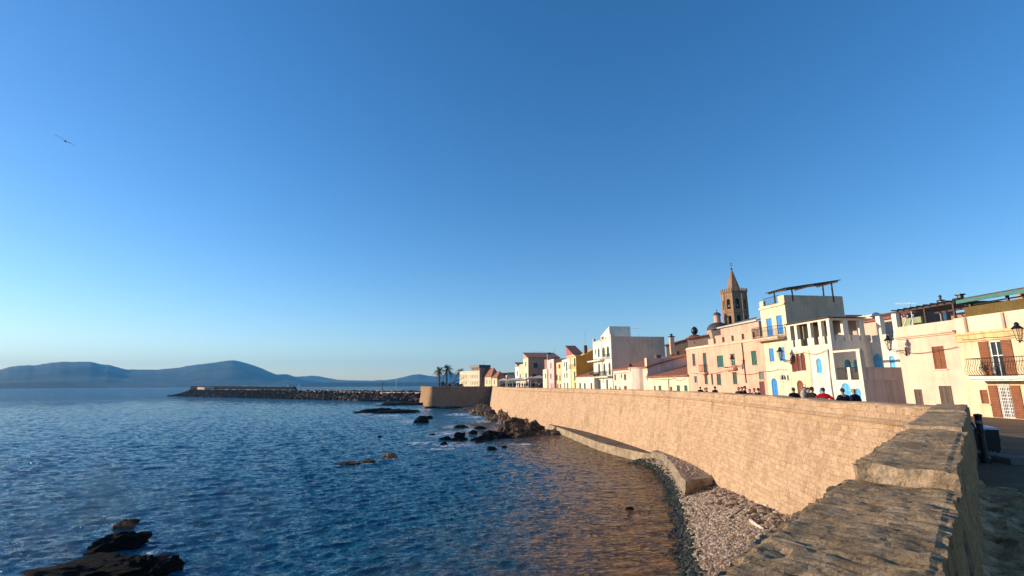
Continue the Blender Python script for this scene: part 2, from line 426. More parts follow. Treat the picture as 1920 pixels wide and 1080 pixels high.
# ================================================================ LAYOUT LINES
# foot of the sea wall (plan), from near corner to far corner
BASE = [(10.45, 12.6), (10.8, 17), (11.5, 22.3), (12.6, 30), (13.4, 38), (13.5, 44), (12.9, 50), (11.7, 60), (9.9, 70.5), (6.4, 82), (0.6, 99), (-2.9, 118), (-5.6, 145), (-8.2, 181)]
def resample(pts, step):
    out = [Vector(pts[0])]
    for a, b in zip(pts, pts[1:]):
        a = Vector(a); b = Vector(b); n = max(1, int((b-a).length/step))
        for i in range(1, n+1): out.append(a+(b-a)*i/n)
    return out
def smooth(pts, it):
    pts = list(pts)
    for _ in range(it):
        pts = [pts[0]]+[(pts[i-1]+pts[i]*2+pts[i+1])/4 for i in range(1, len(pts)-1)]+[pts[-1]]
    return pts
BASEC = smooth(resample(BASE, 1.2), 6)
def normals(pts, ):
    out = []
    for i in range(len(pts)):
        d = (pts[min(i+1, len(pts)-1)]-pts[max(i-1, 0)]).normalized(); out.append(Vector((d.y, -d.x)))   # landward (right)
    return out
BN = normals(BASEC)
def zbase(i):
    y = BASEC[i].y
    return -3.6 if y < 40 else -4.5
TOPZ = 1.35; BATTER = 1.15; THICK = .72
TOPO = [BASEC[i]+BN[i]*BATTER for i in range(len(BASEC))]
TOPI = [BASEC[i]+BN[i]*(BATTER+THICK) for i in range(len(BASEC))]
ND = Vector((.676, .737)); NR = Vector((.737, -.676))     # near leg: along / to the right
CORN_O = ND*18.35+NR*-.87
# join the long wall top to the near leg corner
TOPO[0] = CORN_O.copy()
TOPI[0] = ND*17.7+NR*-.27

# ================================================================ SEA WALL
MW = stonem('sandstone_masonry', (.545, .355, .21), (.345, .21, .12), (.65, .445, .28), bumps=1., bw=.46, rh=.225, mortar=.007)
MWT = roughm('weathered_coping', [(.36, .235, .13), (.50, .345, .20), (.62, .44, .27), (.74, .57, .38)], 5., 1., .10, (1, 1, 1), fine=42)
MPOR = roughm('porous_sandstone', [(.30, .20, .12), (.50, .36, .23), (.60, .46, .31)], 6., 1., .06)
wall_root = empty('sea_wall', (11.4, 13.8, 0), 0, 'long curved golden sandstone sea wall with a parapet, above the pebble beach', 'sea wall')
wall_root.location = (0, 0, 0)
def strip(mb, A, B, uvs, m=0, jit=None):
    pass
def wallmesh(name, rows, arc, mats, parent, noise_amp=.03, mi=None):
    """rows: list of list of 3D points (same length), uv from arc length and row height"""
    me = bpy.data.meshes.new(name); n = len(rows[0]); vs = []; uv = []
    for j, (row, vv) in enumerate(rows_iter(rows)):
        for i, p in enumerate(row):
            q = Vector(p)
            if noise_amp and 0 < j < len(rows)-1:
                q = q+noise.noise_vector(q*1.7)*noise_amp+noise.noise_vector(q*.5)*noise_amp
            vs.append(q); uv.append((arc[i], vv[i]))
    fs = [(j*n+i, j*n+i+1, (j+1)*n+i+1, (j+1)*n+i) for j in range(len(rows)-1) for i in range(n-1)]
    me.from_pydata(vs, [], fs)
    ul = me.uv_layers.new(name='UVMap')
    for l in me.loops: ul.data[l.index].uv = uv[l.vertex_index]
    for m in mats: me.materials.append(m)
    if mi:
        for p in me.polygons: p.material_index = mi(p.index//(n-1))
    o = bpy.data.objects.new(name, me); COL.objects.link(o); o.parent = parent
    return o
def rows_iter(rows):
    acc = [0.]*len(rows[0]); prev = None
    for r in rows:
        if prev is not None: acc = [acc[i]+(Vector(r[i])-Vector(prev[i])).length for i in range(len(r))]
        prev = r; yield r, list(acc)
arc = [0.]
for a, b in zip(BASEC, BASEC[1:]): arc.append(arc[-1]+(b-a).length)
K = len(BASEC); rows = []
NV = 14
for j in range(NV+1):
    k = j/NV; row = []
    for i in range(K):
        zb = -5.6; z = zb+(.72-zb)*k
        f = (z-zb)/(TOPZ-zb); 
        p = BASEC[i]-BN[i]*.35 if False else BASEC[i]
        q = p+(TOPO[i]-p)*max(0, (z+4.2)/(TOPZ+4.2)) if z > -4.2 else p
        row.append((q.x, q.y, z))
    rows.append(row)
wallmesh('masonry_face', rows, arc, [MW], wall_root, .014)
# string course
rows = []
for dz, off in ((.70, .0), (.715, -.09), (.79, -.12), (.85, -.06), (.865, .0)):
    rows.append([((TOPO[i]-BN[i]*(.08-off*1)).x if False else (TOPO[i]+BN[i]*(off-.14)).x, (TOPO[i]+BN[i]*(off-.14)).y, dz) for i in range(K)])
wallmesh('string_course', rows, arc, [MW], wall_root, 0)
# parapet: outer face, top, inner face
rnd = random.Random(3)
jt = [rnd.uniform(-.045, .03) for _ in range(K)]
rows = [[(TOPO[i].x-BN[i].x*.10, TOPO[i].y-BN[i].y*.10, .71) for i in range(K)],
        [(TOPO[i].x-BN[i].x*.05, TOPO[i].y-BN[i].y*.05, 1.05) for i in range(K)],
        [(TOPO[i].x, TOPO[i].y, TOPZ-.03+jt[i]) for i in range(K)],
        [(TOPO[i].x+BN[i].x*.08, TOPO[i].y+BN[i].y*.08, TOPZ+jt[i]) for i in range(K)],
        [((TOPO[i].x+TOPI[i].x)/2, (TOPO[i].y+TOPI[i].y)/2, TOPZ+.01+jt[i]) for i in range(K)],
        [(TOPI[i].x, TOPI[i].y, TOPZ+jt[i]) for i in range(K)],
        [(TOPI[i].x+.02, TOPI[i].y, -.3) for i in range(K)]]
wallmesh('parapet', rows, arc, [MW, MWT], wall_root, .012, lambda r: 1 if r in (3, 4) else 0)

# near leg: four stepped lengths of parapet, built as displaced blocks
def stone_block(name, t0, t1, r0, r1, z0, z1, mats, cell=.07, amp=.03, seed=0, r0b=None, bot=-.1, front=True):
    """t along, r to the right (r0 outer, r1 inner)"""
    me = bpy.data.meshes.new(name); L = t1-t0
    nt_ = max(2, int(L/cell)); nr = max(2, int((r1-r0)/cell)); 
    bm = bmesh.new()
    P = lambda t, r, z: Vector((ND.x*t+NR.x*r, ND.y*t+NR.y*r, z))
    grid = {}
    def V(t, r, z):
        k = (round(t, 3), round(r, 3), round(z, 3))
        if k not in grid: grid[k] = bm.verts.new(P(t, r, z))
        return grid[k]
    ts = [t0+L*i/nt_ for i in range(nt_+1)]; rs = [r0+(r1-r0)*i/nr for i in range(nr+1)]
    nz = max(2, int((z1-bot)/(cell*1.4))); zs = [bot+(z1-bot)*i/nz for i in range(nz+1)]
    def q(a, b, c, d, m):
        try: f = bm.faces.new((a, b, c, d)); f.material_index = m
        except ValueError: pass
    for i in range(nt_):
        for j in range(nr): q(V(ts[i], rs[j], z1), V(ts[i+1], rs[j], z1), V(ts[i+1], rs[j+1], z1), V(ts[i], rs[j+1], z1), 0)
        for k in range(nz):
            q(V(ts[i], r1, zs[k]), V(ts[i+1], r1, zs[k]), V(ts[i+1], r1, zs[k+1]), V(ts[i], r1, zs[k+1]), 2)
            q(V(ts[i], r0, zs[k]), V(ts[i+1], r0, zs[k]), V(ts[i+1], r0, zs[k+1]), V(ts[i], r0, zs[k+1]), 1)
    for j in range(nr):
        for k in range(nz):
            q(V(t0, rs[j], zs[k]), V(t0, rs[j+1], zs[k]), V(t0, rs[j+1], zs[k+1]), V(t0, rs[j], zs[k+1]), 1)
            q(V(t1, rs[j], zs[k]), V(t1, rs[j+1], zs[k]), V(t1, rs[j+1], zs[k+1]), V(t1, rs[j], zs[k+1]), 1)
    for v in bm.verts:
        co = v.co; t = co.x*ND.x+co.y*ND.y; r = co.x*NR.x+co.y*NR.y
        e = min(abs(r-r0), abs(r-r1)); top = abs(co.z-z1) < 1e-4
        s = Vector((seed*3.1, seed*1.7, 0))
        # layered erosion: ridges run across the wall
        lay = noise.noise(Vector((t*1.2, r*3.2, 1.3))+s)*.5+noise.noise(Vector((t*7, r*3.0, 4.3))+s)*.35+noise.noise(Vector((t*17, r*9, 2.3))+s)*.25
        if top:
            cr = noise.noise(Vector((t*5.5, r*1.7, 9))+s); cr2 = noise.noise(Vector((t*11, r*4, 19))+s)
            co.z -= .035*max(0, .13-abs(cr))/.13*max(0, noise.noise(Vector((t*1.3, r*1.1, 2))+s)+.35)+.012*max(0, .15-abs(cr2))/.15
        if top: co.z += lay*amp*1.1+noise.noise(Vector((t*26, r*14, 5))+s)*.003
        if top and e < .04: co.z -= (.005+.018*abs(noise.noise(Vector((t*3.3, 0, r))+s)))
        if e < 1e-3: 
            d = noise.noise(Vector((t*2.6, co.z*3, 7))+s)*.03+noise.noise(Vector((t*9, co.z*9, 3))+s)*.012
            co.x += NR.x*d; co.y += NR.y*d
        if abs(t-t0) < 1e-3 and not (e < 1e-3):
            d = noise.noise(Vector((r*9, co.z*9, 2))+s)*.03; co.x += ND.x*d; co.y += ND.y*d
    bmesh.ops.recalc_face_normals(bm, faces=bm.faces); bm.to_mesh(me); bm.free()
    for m in mats: me.materials.append(m)
    o = bpy.data.objects.new(name, me); COL.objects.link(o); o.parent = wall_root
    return o
MNI = stonem('shade_tinted_masonry', (.62, .32, .14), (.46, .22, .09), (.74, .42, .20), bumps=.9, uvk='Object')  # redder copy of the wall stone, warm shade tint put into the albedo
tAB = 5.22; tBC = 9.6; tCD = 14.3; tE = 18.0
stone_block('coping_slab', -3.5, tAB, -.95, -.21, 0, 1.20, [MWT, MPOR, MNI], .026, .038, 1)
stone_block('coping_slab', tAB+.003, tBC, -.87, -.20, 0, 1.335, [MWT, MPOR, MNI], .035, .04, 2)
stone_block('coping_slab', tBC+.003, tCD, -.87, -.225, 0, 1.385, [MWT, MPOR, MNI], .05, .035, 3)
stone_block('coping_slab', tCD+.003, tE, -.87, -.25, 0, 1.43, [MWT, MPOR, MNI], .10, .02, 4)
# outer battered body below the near leg and shaded flank
mb = MB()
a0 = ND*-6; 
def Q(t, r, z): p = ND*t+NR*r; return (p.x, p.y, z)
mb.hexa([Q(-6, -2.0, -5.6), Q(17.2, -1.9, -5.6), Q(17.2, -.25, -5.6), Q(-6, -.25, -5.6)], [Q(-6, -.9, -.1), Q(17.9, -.84, -.1), Q(17.9, -.24, -.1), Q(-6, -.24, -.1)])
mb.build('lower_masonry', [MW], wall_root)
o = MB(); 

# far bastion
FB = [Vector(p) for p in ((-4.5, 182.5), (-8.2, 181), (-14, 178), (-21, 175), (-25.4, 173), (-27.6, 172.2), (-29.4, 173.2), (-30.5, 176), (-32.5, 184), (-36, 200), (-44, 235))]
FBS = smooth(resample([tuple(p) for p in FB], 1.), 2); FBN = normals(FBS)
arcf = [0.]
for a, b in zip(FBS, FBS[1:]): arcf.append(arcf[-1]+(b-a).length)
bast = empty('bastion', (-8.2, 181, 0), 0, 'shaded brown stone bastion with a rounded corner, far end of the sea wall', 'bastion')
bast.location = (0, 0, 0)
rows = []
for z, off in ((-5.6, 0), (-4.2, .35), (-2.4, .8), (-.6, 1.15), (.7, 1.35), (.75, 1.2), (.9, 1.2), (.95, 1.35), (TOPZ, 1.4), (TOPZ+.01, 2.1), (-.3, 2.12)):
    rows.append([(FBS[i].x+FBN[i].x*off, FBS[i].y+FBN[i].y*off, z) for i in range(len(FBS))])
wallmesh('bastion_masonry', rows, arcf, [stonem('shade_darkened_stone', (.32, .19, .10), (.22, .125, .065), (.40, .245, .135), bumps=.7)], bast, .05)  # wall stone with lowered albedo, painting the shade on the bastion

# ================================================================ GROUND
def sheet(name, pts, z, mat, kind='structure'):
    bm = bmesh.new(); vs = [bm.verts.new((p[0], p[1], z)) for p in pts]; f = bm.faces.new(vs)
    bmesh.ops.triangulate(bm, faces=[f]); bmesh.ops.recalc_face_normals(bm, faces=bm.faces)
    me = bpy.data.meshes.new(name); bm.to_mesh(me); bm.free(); me.materials.append(mat)
    o = bpy.data.objects.new(name, me); COL.objects.link(o); o['kind'] = kind; return o
asph = roughm('asphalt', [(.14, .095, .06), (.19, .13, .085), (.24, .165, .11)], .8, .35, .02, fine=30)
tin = [TOPI[i]-BN[i]*.3 for i in range(0, K, 2)]
near = [ND*-30+NR*-.4, ND*17.3+NR*-.4]
far = [FBS[i]+FBN[i]*1.9 for i in range(0, len(FBS), 3)]
sheet('street', [tuple(p) for p in near]+[tuple(p) for p in tin]+[tuple(p) for p in far]+[(-40, 330), (400, 330), (400, -60), (0, -60)], 0, asph)
# rough old paving beside the near leg (rounded stones, uneven)
def ground_patch():
    bm = bmesh.new(); n1 = 170; n2 = 70; T0, T1 = -1.5, 15.; R0, R1 = -.22, 4.6
    g = []
    for i in range(n1+1):
        row = []
        for j in range(n2+1):
            t = T0+(T1-T0)*i/n1; r = R0+(R1-R0)*j/n2
            p = ND*t+NR*r; v = Vector((p.x, p.y, 0))
            c = noise.voronoi(Vector((t*2.3, r*2.9, 0)))[0]
            h = min(.09, (c[1]-c[0])*.16)+noise.noise(v*1.1)*.04+noise.noise(v*6)*.018+noise.noise(v*15)*.008
            edge = min((T1-t)/2.5, (R1-r)/1.2, 1); edge = max(0, edge)
            h = (h+.03)*edge-.06*(1-edge)
            # debris piled against the wall foot
            h += .05*math.exp(-((r-R0)/.08)**2)
            row.append(bm.verts.new((p.x, p.y, h)))
        g.append(row)
    for i in range(n1):
        for j in range(n2): bm.faces.new((g[i][j], g[i+1][j], g[i+1][j+1], g[i][j+1]))
    me = bpy.data.meshes.new('cobbled_ground'); bm.to_mesh(me); bm.free()
    me.materials.append(roughm('old_paving', [(.18, .08, .035), (.52, .28, .14), (.72, .46, .27)], 3., .8, .05))
    o = bpy.data.objects.new('paving', me); COL.objects.link(o); o['kind'] = 'structure'
ground_patch()

# ================================================================ SEA
shore = [Vector(p) for p in ((2.5, 5), (4.6, 12), (6.6, 20.5), (8.2, 26), (9.4, 30.3), (11.2, 37.5), (12.2, 44.7), (11.6, 48), (9.5, 57), (6.2, 66), (4, 72), (0, 80), (-2, 95))]
def dist_shore(x, y):
    p = Vector((x, y)); best = 1e9
    for a, b in zip(shore, shore[1:]):
        ab = b-a; k = max(0, min(1, (p-a).dot(ab)/ab.length_squared)); best = min(best, (a+ab*k-p).length)
    return best
FOAM = ((262, 985, 50, 16), (200, 992, 50, 8), (225, 1012, 60, 16), (270, 1040, 90, 20), (330, 1065, 60, 16), (765, 790, 70, 14), (727, 779, 130, 9), (685, 776, 50, 6), (812, 816, 60, 14), (880, 806, 44, 12), (850, 800, 80, 8), (855, 834, 150, 14),
        (790, 830, 130, 9), (905, 789, 60, 10), (935, 793, 20, 6), (735, 858, 50, 10), (680, 868, 80, 8), (725, 757, 80, 5), (800, 768, 40, 5), (860, 777, 90, 8), (890, 782, 60, 8), (820, 842, 140, 8), (980, 833, 90, 6), (840, 812, 110, 14), (790, 768, 40, 6))
def build_sea():
    import numpy as np
    xs = [-9000, -5000, -2500, -1200, -600, -420, -300, -230, -160, -100, -50, 0, 50, 100, 160, 230, 420, 1200, 3000, 9000]
    ys = [-9000, -2000, -400, -80, -20, 0, 50, 100, 150, 200, 250, 300, 350, 420, 500, 900, 1800, 3500, 6000, 9500]
    nx = len(xs); P_ = [(x, y, -5.2 if math.hypot(x, y) > 325 or y < 0 else -6.6) for y in ys for x in xs]
    F_ = [(j*nx+i, j*nx+i+1, (j+1)*nx+i+1, (j+1)*nx+i) for j in range(len(ys)-1) for i in range(nx-1)]
    # wind waves: real geometry out to 350 m, finer near the viewpoint
    nr, na = 1350, 900
    r = 6.*np.exp(np.linspace(0, math.log(420/6.), nr)); az = np.radians(np.linspace(-56, 34, na))
    RR, AZ = np.meshgrid(r, az, indexing='ij'); X = RR*np.sin(AZ); Y = RR*np.cos(AZ); Zh = np.zeros_like(X); DX = np.zeros_like(X); DY = np.zeros_like(X)
    rg = np.random.RandomState(4); cell = RR*(math.log(420/6.)/nr)
    for k in range(84):
        lam = .26*(4.5/.26)**(rg.rand()**1.25); th = math.radians(152+rg.randn()*30); kx, ky = math.sin(th)*2*math.pi/lam, math.cos(th)*2*math.pi/lam
        a = WAVE*lam/(2*math.pi)*(.32 if lam > 2.6 else .45 if lam > 1.4 else .85 if lam > .8 else 1.3)*rg.uniform(.5, 1.4); ph = kx*X+ky*Y+rg.rand()*6.28
        # gusts: patches of stronger and weaker ripple
        g = .75+.5*np.sin(X*.045*rg.uniform(.5, 1.6)+Y*.03*rg.uniform(.5, 1.6)+rg.rand()*6.28)*np.cos(Y*.022*rg.uniform(.5, 1.6)-X*.017+rg.rand()*6.28)
        fade = np.clip(lam/(1.8*cell)-.6, 0, 1)
        A = a*g*fade
        Zh += A*np.sin(ph); c = np.cos(ph)*A*.8; DX += c*math.sin(th); DY += c*math.cos(th)
    edge = np.clip((420-RR)/220, 0, 1)
    X2 = X+DX*edge; Y2 = Y+DY*edge; Z2 = -5.2+Zh*edge-.03
    best = np.full(X.shape, 1e9)
    for a_, b_ in zip(shore, shore[1:]):
        ab = b_-a_; k = np.clip(((X-a_.x)*ab.x+(Y-a_.y)*ab.y)/ab.length_squared, 0, 1); best = np.minimum(best, np.hypot(X-a_.x-ab.x*k, Y-a_.y-ab.y*k))
    calm = np.clip(best/14., .38, 1); Z2 = -5.2+(Z2+5.2)*calm
    n0 = len(P_); co_ = np.concatenate([np.array(P_), np.stack([X2, Y2, Z2], -1).reshape(-1, 3)])
    idx = np.arange(nr*na).reshape(nr, na)+n0
    q = np.stack([idx[:-1, :-1], idx[:-1, 1:], idx[1:, 1:], idx[1:, :-1]], -1).reshape(-1, 4)[:, ::-1]
    f_ = np.concatenate([np.array(F_), q])
    me = bpy.data.meshes.new('sea'); me.vertices.add(len(co_)); me.vertices.foreach_set('co', co_.astype(np.float32).ravel())
    me.loops.add(f_.size); me.loops.foreach_set('vertex_index', f_.astype(np.int32).ravel()); me.polygons.add(len(f_))
    me.polygons.foreach_set('loop_start', (np.arange(len(f_))*4).astype(np.int32)); me.polygons.foreach_set('use_smooth', [True]*len(f_)); me.update(calc_edges=True)
    at = me.attributes.new('shallow', 'FLOAT', 'POINT'); val = np.zeros(len(co_), np.float32); val[n0:] = np.clip(1-best/17., 0, 1).ravel(); at.data.foreach_set('value', val)
    foam = np.zeros(X.shape)
    for u, v, wp, hp in FOAM:
        p = Pz(u, v, -5.2); r_ = ray(u, v); kk = (-5.2-CZ)/r_.z; a = wp/2*kk/F; q1 = Pz(u, v+hp/2, -5.2)
        d = abs((q1-p).length)*1.3; dv = Vector((p.x, p.y)).normalized()
        t1 = (X-p.x)*dv.y-(Y-p.y)*dv.x; t2 = (X-p.x)*dv.x+(Y-p.y)*dv.y; foam = np.maximum(foam, 1-(t1/a)**2-(t2/d)**2)
    at = me.attributes.new('foam', 'FLOAT', 'POINT'); val = np.zeros(len(co_), np.float32); val[n0:] = np.clip(foam, 0, 1).ravel(); at.data.foreach_set('value', val)
    m, t, b, ns, ln = nt('sea_water')
    geo = t.nodes.new('ShaderNodeNewGeometry')
    def mp(sc, rz=0.):
        q = t.nodes.new('ShaderNodeMapping'); q.inputs['Scale'].default_value = sc; q.inputs['Rotation'].default_value = (0, 0, rz)
        ln.new(geo.outputs['Position'], q.inputs[0]); return q.outputs[0]
    A = t.nodes.new('ShaderNodeAttribute'); A.attribute_name = 'shallow'
    n0_ = noisen(t, mp((1, 1, 1)), .25, 4)
    sh = mathn(t, 'ADD', A.outputs['Fac'], mathn(t, 'MULTIPLY', mathn(t, 'SUBTRACT', n0_, .5), .6), True)
    seaw = noisen(t, mp((1, 1, 1)), .8, 5, .7)
    weed = ramp(t, seaw, [(.42, (.022, .011, .003)), (.60, (.20, .085, .016))]).outputs[0]
    o = mixc(t, ramp(t, sh, [(.22, (0, 0, 0)), (.85, (1, 1, 1))]).outputs[0], SEAC, weed)
    ln.new(o, b.inputs['Base Color']); b.inputs['Roughness'].default_value = .05; b.inputs['IOR'].default_value = 1.333
    F_A = t.nodes.new('ShaderNodeAttribute'); F_A.attribute_name = 'foam'
    fn = noisen(t, mp((.7, 1, 1), .4), 1.6, 9, .8)
    ff = mathn(t, 'MULTIPLY', mathn(t, 'SUBTRACT', mathn(t, 'ADD', fn, mathn(t, 'MULTIPLY', F_A.outputs['Fac'], .25)), .69), 9., True)
    ff = mathn(t, 'MULTIPLY', ff, mathn(t, 'MULTIPLY', F_A.outputs['Fac'], 6., True))
    o = mixc(t, ff, o, (.78, .80, .82)); ln.new(o, b.inputs['Base Color'])
    ln.new(mathn(t, 'ADD', mathn(t, 'MULTIPLY', ff, .6), .05), b.inputs['Roughness'])
    le = t.nodes.new('ShaderNodeVectorMath'); le.operation = 'LENGTH'; ln.new(geo.outputs['Position'], le.inputs[0])
    far_ = mathn(t, 'MULTIPLY', mathn(t, 'SUBTRACT', le.outputs['Value'], 200.), 1/200., True)
    wf = mathn(t, 'MULTIPLY', noisen(t, mp((.35, 1.0, 1), .1), .16, 5, .7), far_)
    wm = mathn(t, 'ADD', noisen(t, mp((.6, 1.2, 1), .6), 1.15, 3, .6), mathn(t, 'MULTIPLY', wf, 5.))
    w2 = noisen(t, mp((.6, 1.2, 1), .5), 2.6, 4, .6); w3 = noisen(t, mp((.8, 1.2, 1), .9), 7.5, 4, .6)
    bp = bump(t, b, wm, 1., .42); bp = bump(t, b, w2, 1., .26, bp); bump(t, b, w3, 1., .08, bp)
    me.materials.append(m)
    o = bpy.data.objects.new('sea', me); COL.objects.link(o); o['kind'] = 'structure'
WAVE = .05; SEAC = (.001, .080, .135)
build_sea()
rnd = random.Random(5)
# ================================================================ TOWN
L1 = (Vector((27.75, 29.5)), D2(-4.))     # near houses
L2 = (Vector((26.9, 37.5)), D2(-8.))      # the rest of the seafront
def G1(u, v=700): return fp(u, v, L1)
def G2(u, v=700, off=0.):
    n = Vector((L2[1].y, -L2[1].x)); return fp(u, v, (L2[0]+n*off, L2[1]))
def sidedepth(P0, P1, u, v=700):
    E = (P1-P0).normalized(); I = Vector((-E.y, E.x)); return hit(u, v, P1, I)[0]
TR = paint((.80, .72, .58), .8)

class EachBox:
    def __init__(s): s.b = []
    def box(s, *a): s.b.append(a)
    def build(s, name, mats, parent=None):
        for a in s.b:
            m_ = MB(); m_.box(*a); m_.build(name, mats, parent)
# ---- 1. yellow house at the right edge
mY = plaster((.78, .585, .37)); mYo = plaster((.78, .52, .26)); mB = plaster((.78, .62, .44))
P0 = G1(1804, 690); E = (L1[1]*-1); P1 = P0+E*13
h = House('house', 'yellow house at the right edge with a wrought iron balcony and brown shutters', P0, P1, 9, 0, mY, trim=None)
zc = h.hf(1850, 624)[1]; zp = h.hf(1850, 589)[1]; h.z1 = zc
h.w(1871, 676, 24, 76, 'open', 'brown', name='french_window')
h.w(1887.5, 752.5, 23, 60, 'open', 'brown', name='door', down=True)
h.w(1846, 744, 15, 26, 'shutter', 'brown')
h.wl(7.6, 8.8, 3.0, 5.2, 'open', 'brown', name='french_window'); h.wl(9.6, 10.8, .03, 2.3, 'door', 'brown', name='door')
h.finish()
W = h.W
# white grille in front of the lower door
a = h.hf(1877, 752); b = h.hf(1899, 752); mb = MB()
for k in range(8): x = a[0]+(b[0]-a[0])*k/7; mb.box(x-.012, x+.012, -.03, -.006, .06, 2.25)
for k in range(13): z = .08+2.15*k/12; mb.box(a[0], b[0], -.045, -.031, z-.012, z+.012)
mb.build('door_grille', [M['wht']], h.root)
mb = MB(); zt = zc+.62
mb.box(-.02, W, -.10, -.003, zc-.42, zc-.02); mb.box(-.05, W, -.18, -.003, zc-.017, zc+.12); mb.build('cornice', [mYo], h.root)
mb = MB(); mb.box(0, W, 0.0, .22, zc+.125, zp); 
mb.build('terrace_parapet', [mB], h.root)
mb = EachBox()
for u in (1812, 1884): s = h.hf(u, 610)[0]; mb.box(s-.07, s+.07, -.07, -.003, zc+.125, zp-.03)
for s in (6.5, 9.5): mb.box(s-.07, s+.07, -.07, -.003, zc+.125, zp-.03)
mb.build('parapet_rib', [plaster((.50, .34, .26))], h.root)
mb = MB(); mb.box(0.02, W, .0, .05, -.02, .30); 
sb, zb = h.hf(1841, 706); sb2 = 7.4
h.balcony(sb, sb2, zb, .95, 1.02, M['iron2'], bulge=.17, slabmat=TR, step=.14)
# green canopy over the terrace
P2 = h.P1
zg = hit(1796, 565, h.P0, h.E)[1]; sg = hit(1796, 565, h.P0, h.E)[0]
mb = MB(); mb.hexa([(sg, -.1, zg-.05), (W, -.1, zg-.05), (W, 4.2, zg+.55), (sg, 4.2, zg+.55)], [(sg, -.1, zg+.02), (W, -.1, zg+.02), (W, 4.2, zg+.62), (sg, 4.2, zg+.62)])
can = mb.build('terrace_canopy', [M['greenroof']], h.root)
mb = MB(); mb.box(sg, W, -.14, -.103, zg-.16, zg+.05); mb.build('gutter', [paint((.035, .16, .12), .5)], can)
for s in (sg+.45, 3.1, 6.2, 9.3, 12): mb = EachBox(); mb.box(s-.06, s+.06, .25, .37, zp-.1, zg-.06); mb.build('post', [M['dbrown']], h.root)
mb = MB(); mb.box(.55, W, .24, .30, zp-.05, zp+.62); mb.build('reed_screen', [roughm('reed', [(.10, .065, .02), (.16, .11, .04), (.22, .16, .07)], 4, .5, .02, (8, 1, 1))], h.root)
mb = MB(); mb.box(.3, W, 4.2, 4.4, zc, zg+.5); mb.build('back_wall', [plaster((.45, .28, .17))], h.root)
mb = MB()
for k in range(3): mb.box(.5, 4.4, .38, .42, zp+.72+.22*k, zp+.80+.22*k)
mb.build('cross_slats', [M['wood']], h.root)
for k, (s, c_) in enumerate(((5.0, (.75, .74, .72)), (5.35, (.03, .05, .2)), (5.75, (.65, .12, .10)))):
    mb = MB(); n = 6
    mb.add([(s+.05*math.sin(3*i)+.16*j, .1+.05*math.cos(2.1*i+j), zp+1.0-.16*i) for i in range(n) for j in (0, 1, 2)], [(i*3+j, i*3+j+1, i*3+j+4, i*3+j+3) for i in range(n-1) for j in (0, 1)])
    o = mb.build('hanging_cloth', [paint(c_, .9)], None); o.location = h.root.location; o.rotation_euler = h.root.rotation_euler
    tag(o, ('white cloth hung on the terrace of the yellow house', 'dark blue cloth hung on the yellow house terrace', 'red cloth hung on the terrace of the yellow house')[k], 'cloth', 'washing under the green canopy')
    sol = o.modifiers.new('s', 'SOLIDIFY'); sol.thickness = .02
mb = MB(); s = h.hf(1862, 688)[0]
rt = empty('potted_plant', (h.P0.x, h.P0.y, 0), h.root.rotation_euler.z, 'small dark potted plant on the balcony of the yellow house', 'plant')
mb.lathe([(.10, 0), (.14, .24), (.15, .26)], (s, -.5, zb+.02), 10); mb.build('pot', [paint((.35, .14, .08), .8)], rt)
mb = MB()
for k in range(40): mb.ico((s+rnd.gauss(0, .07), -.5+rnd.gauss(0, .07), zb+.48+rnd.gauss(0, .11)), (.045, .04, .03), 1, .2)
mb.tube([(s, -.5, zb+.2), (s, -.5, zb+.6)], .02, 5); mb.build('foliage', [paint((.02, .035, .012), .8)], rt)
HY = h

# ---- 2. beige house
P1 = P0.copy(); P0 = G1(1690, 690)
h = House('house', 'smooth pinkish beige house with one brown shuttered window beside the yellow house', P0, P1, 9, 3, plaster((.77, .53, .385), stain=.2))
h.z1 = h.hf(1740, 606)[1]; zc = h.hf(1740, 625)[1]
h.w(1761, 670.5, 23, 43, 'shutter', 'brown', label='brown wooden shuttered window')
h.w(1775, 744.5, 24, 42, 'door', 'dbrown', name='door', down=True); h.w(1723, 745, 15, 30, 'shutter', 'dbrown')
h.finish(); W = h.W
mb = MB(); mb.box(-.05, W+.0, -.22, -.003, zc-.10, zc+.02); mb.box(-.03, W, -.11, -.004, zc-.2, zc-.103); mb.build('cornice', [h.mat], h.root)
zt = h.z1
mb = MB()   # pergola on the roof terrace
for s in (.2, W*.5, W-.15):
    for d in (.3, 3.5): mb.box(s-.05, s+.05, d-.05, d+.05, zt-.1, zt+1.05)
for d in (.3, 3.5): mb.box(-.3, W, d-.06, d+.06, zt+1.053, zt+1.17)
for k in range(9): s = .1+(W-.3)*k/8; mb.box(s-.035, s+.035, -.2, 4, zt+1.173, zt+1.25)
mb.build('pergola', [M['wood']], h.root)
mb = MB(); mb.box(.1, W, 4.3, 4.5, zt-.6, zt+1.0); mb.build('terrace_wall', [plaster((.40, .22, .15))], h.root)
HB = h

# house with gable roof behind
def back_house(name, label, u0, u1, Y, vt, depth, mat, roof, rise, sidemat=None, zbot=0, az=-6, wins=(), roofmat=None):
    """box whose camera-facing wall spans u0..u1 at distance Y"""
    a = PY(u0, vt, Y); b = PY(u1, vt, Y); z = (a.z+b.z)/2
    # P1 = near corner (left end of camera facing wall), front faces the sea
    E_ = -D2(az); P1_ = a.to_2d(); P0_ = P1_-E_*depth
    hh = House(name, label, P0_, P1_, (b-a).length, z, mat, roof=roof, rise=rise, sidemat=sidemat, roofmat=roofmat)  # sidemat, if given, is the front tone darkened to paint that wall's shade
    for wd in wins: hh.w(*wd[:4], 'glass' if len(wd) < 5 else wd[4], 'dgreen', side=True, detail=False)
    hh.finish(); return hh
back_house('house', 'reddish house with a low gable roof rising behind the beige house roof terrace', 1700, 1800, 47, 592, 8, plaster((.62, .46, .34)), 'front', 1.4, plaster((.30, .15, .10)))

